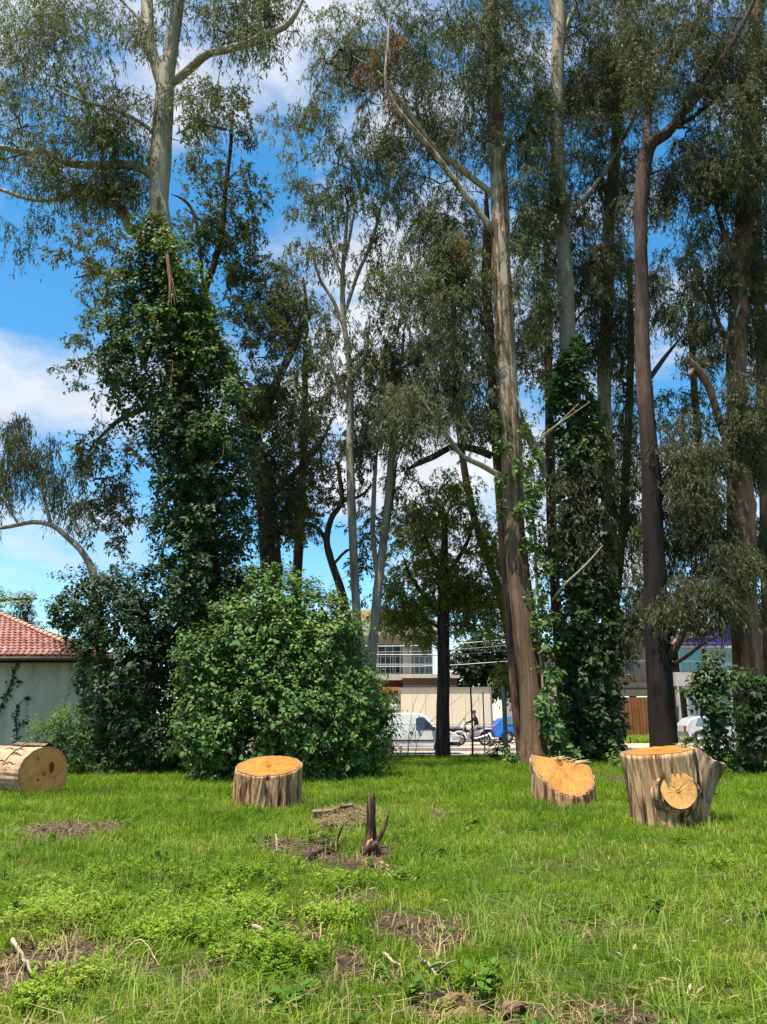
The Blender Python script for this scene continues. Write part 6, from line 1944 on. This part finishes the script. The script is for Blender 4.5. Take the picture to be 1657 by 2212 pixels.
    V = np.vstack(rows); Q = np.stack([i * 14 + j, i * 14 + (j + 1) % 14, (i + 1) * 14 + (j + 1) % 14, (i + 1) * 14 + j], -1).reshape(-1, 4)
    T = [(98, (k + 1) % 14, k) for k in range(14)]
    V = np.vstack([V, [[-.115, 0, 1.81]]])
    link('hair', mesh_np('hair', V, Q, T), plain('dark hair', (.02, .015, .012, 1), .6, .3), p)
    bmn = MB().box(-.235, -.215, -.02, .02, 1.63, 1.67)
    bmn.build('nose', plain('skin', (.42, .25, .17, 1), .6, .3), p, bevel=.008)


van()
hatch('parked_car', 'bright blue hatchback behind the tallest trunk', xz(1062, 1600, 44.6)[0], 44.6, (.02, .16, .62, 1), .3)
hatch('parked_car', 'silver car standing at the white framed shop', xz(1470, 1600, 44.3)[0], 44.3, (.42, .43, .45, 1), .3)
truck()
motorcycle()


# ------------------------------------------------------------------ street furniture, fence, wires
def fence():
    Y = 32.6
    xa, xb = xz(700, 1600, Y)[0], xz(1130, 1600, Y)[0]
    root = thing('chain_link_fence', 'thin chain link fence along the street, seen against the truck', 'fence', ((xa + xb) / 2, Y, 0))
    off = np.array([(xa + xb) / 2, Y, 0])
    H = 2.6; s = .16
    ch = []
    n = int((xb - xa + H) / s)
    for k in range(n):
        x0 = xa - H + k * s
        for sg in (1, -1):
            za, zb = .15, H
            X0, X1 = (x0, x0 + H - .15) if sg > 0 else (x0 + H - .15, x0)
            # clip to the fence ends
            t0, t1 = 0.0, 1.0
            dx = X1 - X0
            for lim, side in ((xa, -1), (xb, 1)):
                t = (lim - X0) / dx
                if (side < 0) == (dx > 0):
                    t0 = max(t0, t)
                else:
                    t1 = min(t1, t)
            if t1 - t0 < .02:
                continue
            ch.append([[X0 + dx * t, Y + .004 * sg, za + (zb - za) * t] for t in (t0, (t0 + t1) / 2, t1)])
    V, Q = tubes_batch(np.array(ch), np.full((len(ch), 3), .0022), 3)
    link('wire_mesh', mesh_np('wire_mesh', V - off, Q), M['steel'], root)
    for px in (720, 835, 958, 1047):
        x = xz(px, 1600, Y)[0]
        MB().tube([(x, Y + .05, -.1), (x, Y + .05, H + .05)], .028, 8).build('post', M['steel'], root, off=off, smooth=True)
    for z in (.15, 1.35, H):
        MB().tube([(xa, Y, z), (xb, Y, z)], .006, 5).build('line_wire', M['steel'], root, off=off)
    p = P(1023, 1600, Y)
    tag(MB().tube([(0, 0, 0), (.02, 0, 1.5), (.0, 0, 3.0)], [.045, .04, .035], 8).build('utility_post', M['bark_dark'], None, smooth=True), 'thin dark post standing before the rear corner of the truck', 'post').location = (p[0], Y + .5, -.1)
    # grey-green post with a bushy young tree behind it
    Yp = 29
    x = xz(1092, 1600, Yp)[0]
    tag(MB().tube([(0, 0, -.1), (.01, 0, 1.4), (-.02, 0, 2.75)], [.085, .08, .075], 10).build('wooden_post', plain('grey green weathered post', (.20, .21, .16, 1), .9, .2, .25), None, smooth=True), 'weathered grey green post standing by the tallest brown trunk', 'post').location = (x, Yp, 0)
    leafy('young_tree', 'small yellow green young tree behind the weathered post', 'tree', 1092, 30, [(1088, 1450, 17), (1096, 1475, 20), (1080, 1478, 14), (1098, 1505, 15)], 'weedleaf', 63, dens=26, ll=.13, lw=.5, per=8, slen=.35, rough=.35,
          branches=[[(1094, 1645, 4), (1092, 1560, 4), (1090, 1470, 3)]])
    leafy('hedge_tree', 'dark dense clipped tree between the truck and the tallest trunk', 'tree', 1045, 50, [(1010, 1430, 34), (1050, 1410, 40), (1090, 1440, 36), (1020, 1460, 30), (1070, 1470, 34), (1110, 1470, 26), (1040, 1440, 36)], 'hedge', 64, dens=9, ll=.30, per=8, slen=.6, rough=.3,
          branches=[[(1045, 1600, 10), (1045, 1440, 8)]])
    leafy('hedge_tree', 'dark dense tree seen between the black trunk and ivy column', 'tree', 1365, 50, [(1350, 1370, 40), (1400, 1350, 40), (1310, 1390, 30), (1440, 1360, 40)], 'hedge', 65, dens=6, ll=.3, per=7, slen=.7, rough=.4, branches=[[(1365, 1600, 9), (1370, 1380, 7)]])
    leafy('clipped_cypress', 'square clipped dark cypress behind the tiled roof', 'tree', 52, 40, [(52, 1300, 16), (52, 1322, 17), (56, 1342, 20), (62, 1362, 24)], 'hedge', 66, dens=20, ll=.18, lw=.4, per=8, slen=.35, rough=.2, branches=[[(55, 1600, 9), (54, 1320, 6)]])
    leafy('conifer_branch_tree', 'flat yellow green boughs reaching over the tiled roof', 'tree', -60, 33, [(-40, 1300, 22), (-5, 1294, 13), (25, 1292, 9), (50, 1292, 8), (75, 1292, 5), (-30, 1330, 18), (5, 1330, 9), (25, 1332, 6)], 'lime', 67, dens=26, ll=.14, lw=.4, per=9, slen=.4, rough=.3, up=.1, hangdown=.3,
          branches=[[(-60, 1600, 8), (-60, 1320, 6), (0, 1297, 4), (80, 1293, 2)]])
    # round dark weed by the post
    leafy('leafy_shrub', 'small dark sprawling plant beside the weathered post', 'shrub', 1075, 29.5, [(1072, 1618, 12), (1084, 1612, 10)], 'ivy', 68, dens=30, ll=.17, per=6, slen=.25)


M['weedleaf'] = leaf_mat('yellow green young leaves', [(.10, .15, .02, 1), (.19, .23, .03, 1), (.28, .29, .05, 1)], .35, .5, .3)  # yellow green is the leaves' own colour
fence()


def wires():
    Y = 38.5
    xp = xz(1122, 1600, Y)[0]; xl = xz(560, 1600, Y)[0]
    zt = xz(0, 1385, Y)[1]
    pole = thing('utility_pole', 'slim concrete utility pole hidden mostly by the tallest brown trunk', 'pole', (xp, Y, 0))
    MB().tube([(0, 0, -.2), (0, 0, zt + .5)], [.16, .11], 12).build('shaft', plain('concrete pole', (.38, .36, .33, 1), .9, .2, .15), pole, smooth=True)
    MB().box(-.9, .9, -.05, .05, zt + .1, zt + .2).build('crossarm', M['bark_dark'], pole)
    pole2 = thing('utility_pole', 'slim concrete utility pole hidden mostly by the leafy bush', 'pole', (xl, Y, 0))
    MB().tube([(0, 0, -.2), (0, 0, zt + .8)], [.16, .11], 12).build('shaft', M['plaster_grey'], pole2, smooth=True)
    MB().box(-.9, .9, -.05, .05, zt + .3, zt + .4).build('crossarm', M['bark_dark'], pole2)
    names = ['topmost of the cables strung behind the street tree', 'second highest cable strung behind the street tree', 'third cable down, sagging behind the street tree', 'lowest cable strung behind the street tree']
    for k, (dz0, dz1) in enumerate(((0.05, .3), (-.22, -.02), (-.45, -.30), (-.85, -1.1))):
        t = np.linspace(0, 1, 20)
        pts = np.stack([xl + (xp + 25 - xl) * t, np.full(20, Y + .06 * k - .1), zt + dz0 + (dz1 - dz0) * t - .0 * t], -1)
        # sag between the two poles
        u = np.clip((pts[:, 0] - xl) / (xp - xl), 0, 1)
        pts[:, 2] -= .35 * 4 * u * (1 - u)
        tag(MB().tube(pts, .016, 5).build('overhead_cable', M['steel'], None), names[k], 'cable', 'overhead cables')


wires()


# ------------------------------------------------------------------ things lying on the lawn
def lawn_things():
    r = np.random.default_rng(77)
    # charred upright snag with a side prong
    b = on_ground(799, 1838)
    root = thing('burnt_snag', 'blackened splintered root snag standing up from the lawn', 'snag', b)
    root.scale = (.66, .66, .84)
    k = b[1] / HFOC
    charr = bark_mat('charred wood', (.16, .085, .055, 1), (.055, .03, .022, 1), (.014, .010, .009, 1), 1.6, 22, (.42, .52, .62), .9, 1.0)
    ctrl = np.array([(-.01, 0, -.06, .15), (.0, 0, .03, .165), (.0, .02, .12, .12), (.01, .02, .30, .098), (.015, .0, .52, .085), (.03, -.01, .70, .062), (.05, -.01, .80, .030)])
    w = resample(ctrl, .03)
    V, Q = tube(w[:, :3], w[:, 3], 22, lambda th, i, p: 1 + .35 * (vn(np.cos(th) * 2, np.sin(th) * 2 + 5, p[:, 2][:, None] * 7) - .5) + .45 * (vn(np.cos(th) * 6, np.sin(th) * 6, p[:, 2][:, None] * 3) - .5))
    link('stem', mesh_np('stem', V, Q), charr, root)
    for (x, y, z0, z1, q) in ((-.03, 0, .55, .80, .028), (.06, -.03, .55, .88, .022), (.03, -.05, .5, .93, .020), (-.045, -.03, .45, .70, .03), (.075, .0, .5, .76, .02), (.0, -.06, .4, .66, .03)):
        MB().tube([(x, y, z0), (x + .01, y, (z0 + z1) / 2), (x + r.normal(.01, .015), y, z1)], [q, q * .8, .003], 5).build('splinter', M['bark_dark'] if z1 < .85 else M['grey_wood'], root, smooth=True)
    MB().tube(resample(np.array([(.06, 0, .08, .05), (.16, -.01, .18, .045), (.26, -.02, .33, .048), (.33, -.02, .48, .032), (.37, -.02, .58, .010)]), .03)[:, :3], np.interp(np.linspace(0, 1, len(resample(np.array([(.06, 0, .08, .05), (.16, -.01, .18, .045), (.26, -.02, .33, .048), (.33, -.02, .48, .032), (.37, -.02, .58, .010)]), .03))), [0, .5, 1], [.04, .045, .006]), 10).build('prong', charr, root, smooth=True)
    MB().tube([(-.1, -.1, .0), (.0, -.15, .10), (.12, -.12, .12), (.2, -.1, .02)], [.05, .07, .06, .03], 9).build('root', charr, root, smooth=True)
    MB().tube([(.1, -.05, .06), (.24, -.08, .09), (.33, -.1, .08)], [.03, .02, .006], 6).build('root', M['twig'], root, smooth=True)
    MB().tube([(-.05, -.13, .07), (-.01, -.17, .15), (.05, -.16, .19)], [.03, .045, .02], 8).build('knob', M['big_bark'], root, smooth=True)

    # straw heap with bark slab behind the snag
    c = on_ground(748, 1775)
    sp = []
    n = 900
    a = r.uniform(0, 6.28, n); q = np.sqrt(r.random(n))
    x = c[0] + .62 * q * np.cos(a); y = c[1] + .55 * q * np.sin(a)
    z = gz(x, y) + .20 * (1 - q ** 2) * r.uniform(.4, 1.1, n) + .01
    D = np.stack([np.cos(r.uniform(0, 6.28, n)), np.sin(r.uniform(0, 6.28, n)), r.normal(0, .3, n)], -1)
    L = r.uniform(.10, .32, n)
    st = np.stack([x, y, z], -1)
    ch = np.stack([st - D * L[:, None] * .5, st + [0, 0, .02], st + D * L[:, None] * .5], 1)
    V, Q = tubes_batch(ch, np.full((n, 3), .0042), 3)
    hp = thing('straw_heap', 'heap of dry straw and twigs beside the blackened snag', 'heap', c)
    # mound under the straw
    ths = np.linspace(0, 2 * np.pi, 24, endpoint=False); rows = []
    for s in np.linspace(0, 1, 7)[1:]:
        rows.append(np.stack([.50 * s * np.cos(ths) * (1 + .2 * (vn(np.cos(ths) * 2, np.sin(ths) * 2, 3) - .5)), .42 * s * np.sin(ths), 0 * ths + .19 * (1 - s ** 2) + .03 * (vn(np.cos(ths) * 4, np.sin(ths) * 4, s * 4) - .5) - .02], -1))
    Vm = np.vstack([[[0, 0, .19]]] + rows); j = np.arange(24)
    Tm = np.stack([np.zeros(24, int), 1 + j, 1 + (j + 1) % 24], -1)
    i = np.arange(5)[:, None]; Qm = np.stack([1 + i * 24 + j, 1 + (i + 1) * 24 + j, 1 + (i + 1) * 24 + (j + 1) % 24, 1 + i * 24 + (j + 1) % 24], -1).reshape(-1, 4)
    link('mound', mesh_np('mound', Vm, Qm, Tm), plain('matted dead thatch', (.16, .10, .06, 1), .95, .1, .5, 14), hp)
    link('straw', mesh_np('straw', V - c, Q), M['straw'], hp, kind='stuff')
    bk = on_ground(706, 1778)
    slab = thing('bark_slab', 'curled dark bark slab at the end of the straw heap', 'bark', bk)
    V = []
    for s in np.linspace(0, 1, 7):
        for a_ in np.linspace(-.3, 2.2, 8):
            V.append((-.22 + s * .62 + .02 * math.sin(a_ * 5), .10 * math.cos(a_) + s * .05, .12 * math.sin(a_) + .06 + s * .10 + .02 * math.sin(s * 7 + a_)))
    Q = [(i * 8 + j, i * 8 + j + 1, i * 8 + j + 9, i * 8 + j + 8) for i in range(6) for j in range(7)]
    sb = link('slab', mesh_np('slab', V, Q), M['bark_brown'], slab)
    so = sb.modifiers.new('thick', 'SOLIDIFY'); so.thickness = .03

    # sticks, bark pieces
    def stick(name, label, cat, pts, r0, mat, side=0):
        """pts in frame units on the ground (px, py, height)"""
        w = []
        for (px, py, h) in pts:
            g = G(px, py); w.append((g[0], g[1], float(gz(g[0], g[1])) + h, r0))
        w = resample(np.array(w), .06)
        n = len(w); rr = r0 * np.linspace(1, .45, n) * (1 + .12 * np.sin(np.arange(n) * 2.1))
        w[:, :3] += r.normal(0, r0 * .35, (n, 3))
        o = w[0, :3].copy()
        ob = MB()
        ob.tube(w[:, :3] - o, rr, 7)
        for _ in range(side):
            i = int(r.integers(n // 3, n - 1)); d = norm(np.array([r.normal(), r.normal(), abs(r.normal()) * .8])) * r.uniform(.12, .35)
            ob.tube([w[i, :3] - o, w[i, :3] - o + d * .6 + [0, 0, .01], w[i, :3] - o + d], [rr[i] * .7, rr[i] * .5, .002], 5)
        s = ob.build(name, M[mat], None, smooth=True)
        s.location = o
        return tag(s, label, cat, 'sticks and bark fallen on the lawn')
    stick('fallen_branch', 'dark knobbly branch lying in grass left of the blackened snag', 'branch', [(660, 1856, .03), (700, 1840, .04), (735, 1828, .04), (752, 1815, .05)], .032, 'bark_dark', 3)
    stick('fallen_stick', 'pale stick lying at the edge of the largest bare soil patch', 'stick', [(541, 2010, .03), (560, 2020, .03), (584, 2036, .02)], .018, 'twig_pale')
    stick('fallen_stick', 'pale brown stick standing slanted in dark soil at the lower corner', 'stick', [(24, 2043, .06), (50, 2068, .05), (72, 2100, .02)], .016, 'twig_pale', 1)
    stick('fallen_stick', 'curved dark stick above the bright weeds', 'stick', [(318, 1958, .03), (333, 1938, .10), (350, 1912, .16)], .007, 'twig', 1)
    stick('fallen_branch', 'long dry branch lying before the dark thicket', 'branch', [(170, 1652, .12), (215, 1658, .12), (250, 1672, .04)], .035, 'twig_pale', 3)
    stick('fallen_branch', 'slanted dead branch leaning out of the dark thicket', 'branch', [(270, 1668, .05), (310, 1640, .35), (345, 1600, .9)], .024, 'twig_pale', 3)
    stick('fallen_branch', 'thin dry branch lying along the foot of the big bush', 'branch', [(360, 1672, .08), (430, 1655, .25), (500, 1660, .15)], .02, 'twig_pale', 4)
    stick('fallen_stick', 'short stump of stick poking from the small soil scar', 'stick', [(600, 1838, .02), (594, 1822, .12)], .02, 'twig_pale')
    stick('fallen_stick', 'forked bleached stick near the bottom soil patch', 'stick', [(905, 2088, .02), (930, 2110, .04), (945, 2128, .02)], .013, 'twig_pale', 2)
    stick('fallen_stick', 'long thin straw coloured stick along the bottom edge', 'stick', [(770, 2165, .03), (860, 2158, .03), (960, 2152, .03)], .009, 'twig_pale', 1)
    stick('fallen_stick', 'dark twig on the soil between weed clumps', 'stick', [(1050, 2040, .02), (1080, 2058, .03), (1112, 2085, .02)], .008, 'twig', 2)
    stick('fallen_stick', 'slim arching stick over the hollow among the weeds', 'stick', [(250, 2075, .02), (300, 2052, .09), (345, 2090, .02)], .006, 'twig_pale')
    stick('fallen_stick', 'short bleached stick below the bright weed clump', 'stick', [(828, 2082, .03), (850, 2096, .03), (872, 2104, .02)], .014, 'twig_pale')

    M['torn_bark'] = bark_mat('torn yellow brown bark', (.30, .20, .095, 1), (.19, .115, .05, 1), (.06, .035, .02, 1), 8, 30, (.42, .52, .62), .92, 1.0)

    def bark_piece(label, px, py, ln, wd, rz, mat):
        g = on_ground(px, py)
        V = []
        for s in np.linspace(-.5, .5, 8):
            for a_ in np.linspace(-1, 1, 5):
                V.append((s * ln + .015 * r.normal(), a_ * wd * .5 * (1 - 1.4 * s * s) + .012 * r.normal(), .015 + .012 * (1 - a_ * a_) + .012 * math.sin(s * 8 + 1) + .006 * r.normal()))
        Q = [(i * 5 + j, i * 5 + j + 1, i * 5 + j + 6, i * 5 + j + 5) for i in range(7) for j in range(4)]
        o = link('bark_piece', mesh_np('bark_piece', V, Q, None, False), M[mat]); o.location = g; o.rotation_euler = (r.normal(0, .1), r.normal(0, .1), rz)
        so = o.modifiers.new('thick', 'SOLIDIFY'); so.thickness = .008
        tag(o, label, 'bark', 'sticks and bark fallen on the lawn')
    bark_piece('broad yellow bark piece on the bottom soil patch', 975, 2165, .20, .08, .4, 'torn_bark')
    bark_piece('long yellow bark strip along the bottom edge', 1010, 2196, .36, .06, -.25, 'torn_bark')
    bark_piece('short pale bark chip right of the weed clump', 925, 2155, .16, .05, .1, 'bark_brown')
    bark_piece('pinkish bark flake near the bottom right soil', 1105, 2180, .22, .08, .5, 'bark_red')
    bark_piece('small tan bark flake on the thatchy mound', 150, 1785, .3, .08, .2, 'torn_bark')
    bark_piece('brown bark flake among the weeds in the corner', 46, 2030, .14, .10, .9, 'bark_red')
    M['twig_mid'] = plain('brown dead twigs', (.19, .135, .085, 1), .9, .2, .4)
    # twig litter on the old ash ring
    for (px, py, rx, ry, n, nm, lb) in ((165, 1795, .75, .5, 130, 'twig_litter', 'litter of broken twigs on the bare ring near the log'), (600, 1830, .3, .25, 40, 'twig_litter', 'twig crumbs in the small soil scar'), (300, 1655, 2.4, 1.0, 160, 'dry_brush', 'dry brush along the foot of the thicket'),
                                        (1160, 1690, .25, .3, 40, 'twig_litter', 'straw and bark crumbs at the notched stump'), (1320, 1690, .5, .5, 90, 'dry_brush', 'dry leaves between the two stumps')):
        c = on_ground(px, py); a = r.uniform(0, 6.28, n); q = np.sqrt(r.random(n))
        s = np.stack([c[0] + rx * q * np.cos(a), c[1] + ry * q * np.sin(a), np.zeros(n)], -1); s[:, 2] = gz(s[:, 0], s[:, 1]) + r.uniform(.01, .09, n)
        D = norm(np.stack([r.normal(0, 1, n), r.normal(0, 1, n), r.normal(0, .25, n)], -1)); L = r.uniform(.1, .4, n)[:, None] * (1.6 if 'brush' in nm else 1)
        V, Q = tubes_batch(np.stack([s - D * L * .5, s + r.normal(0, .02, (n, 3)), s + D * L * .5], 1), np.full((n, 3), .006), 3)
        link(nm, mesh_np(nm, V, Q), M['twig_mid'], kind='stuff')['label'] = lb
    # bare saplings before the van
    for (lab, st) in (('bare thin sapling stems rising before the white van', [[(880, 1615), (900, 1560), (925, 1500)], [(880, 1615), (890, 1540), (905, 1490)], [(895, 1610), (930, 1560), (1000, 1500)]]),
                      ('bare leaning sapling between the van and the truck box', [[(960, 1600), (1000, 1555), (1035, 1505)]])):
        Y = 31.0
        b = np.array([xz(st[0][0][0], 1600, Y)[0], Y, 0.0])
        s = thing('bare_sapling', lab, 'sapling', b)
        for poly in st:
            w = resample(np.array([[*P(px, py, Y), .012] for px, py in poly]), .2)
            w[0, 2] = min(w[0, 2], .0)
            MB().tube(w[:, :3] - b, np.linspace(.014, .005, len(w)), 5).build('stem', M['twig'], s, smooth=True)


lawn_things()
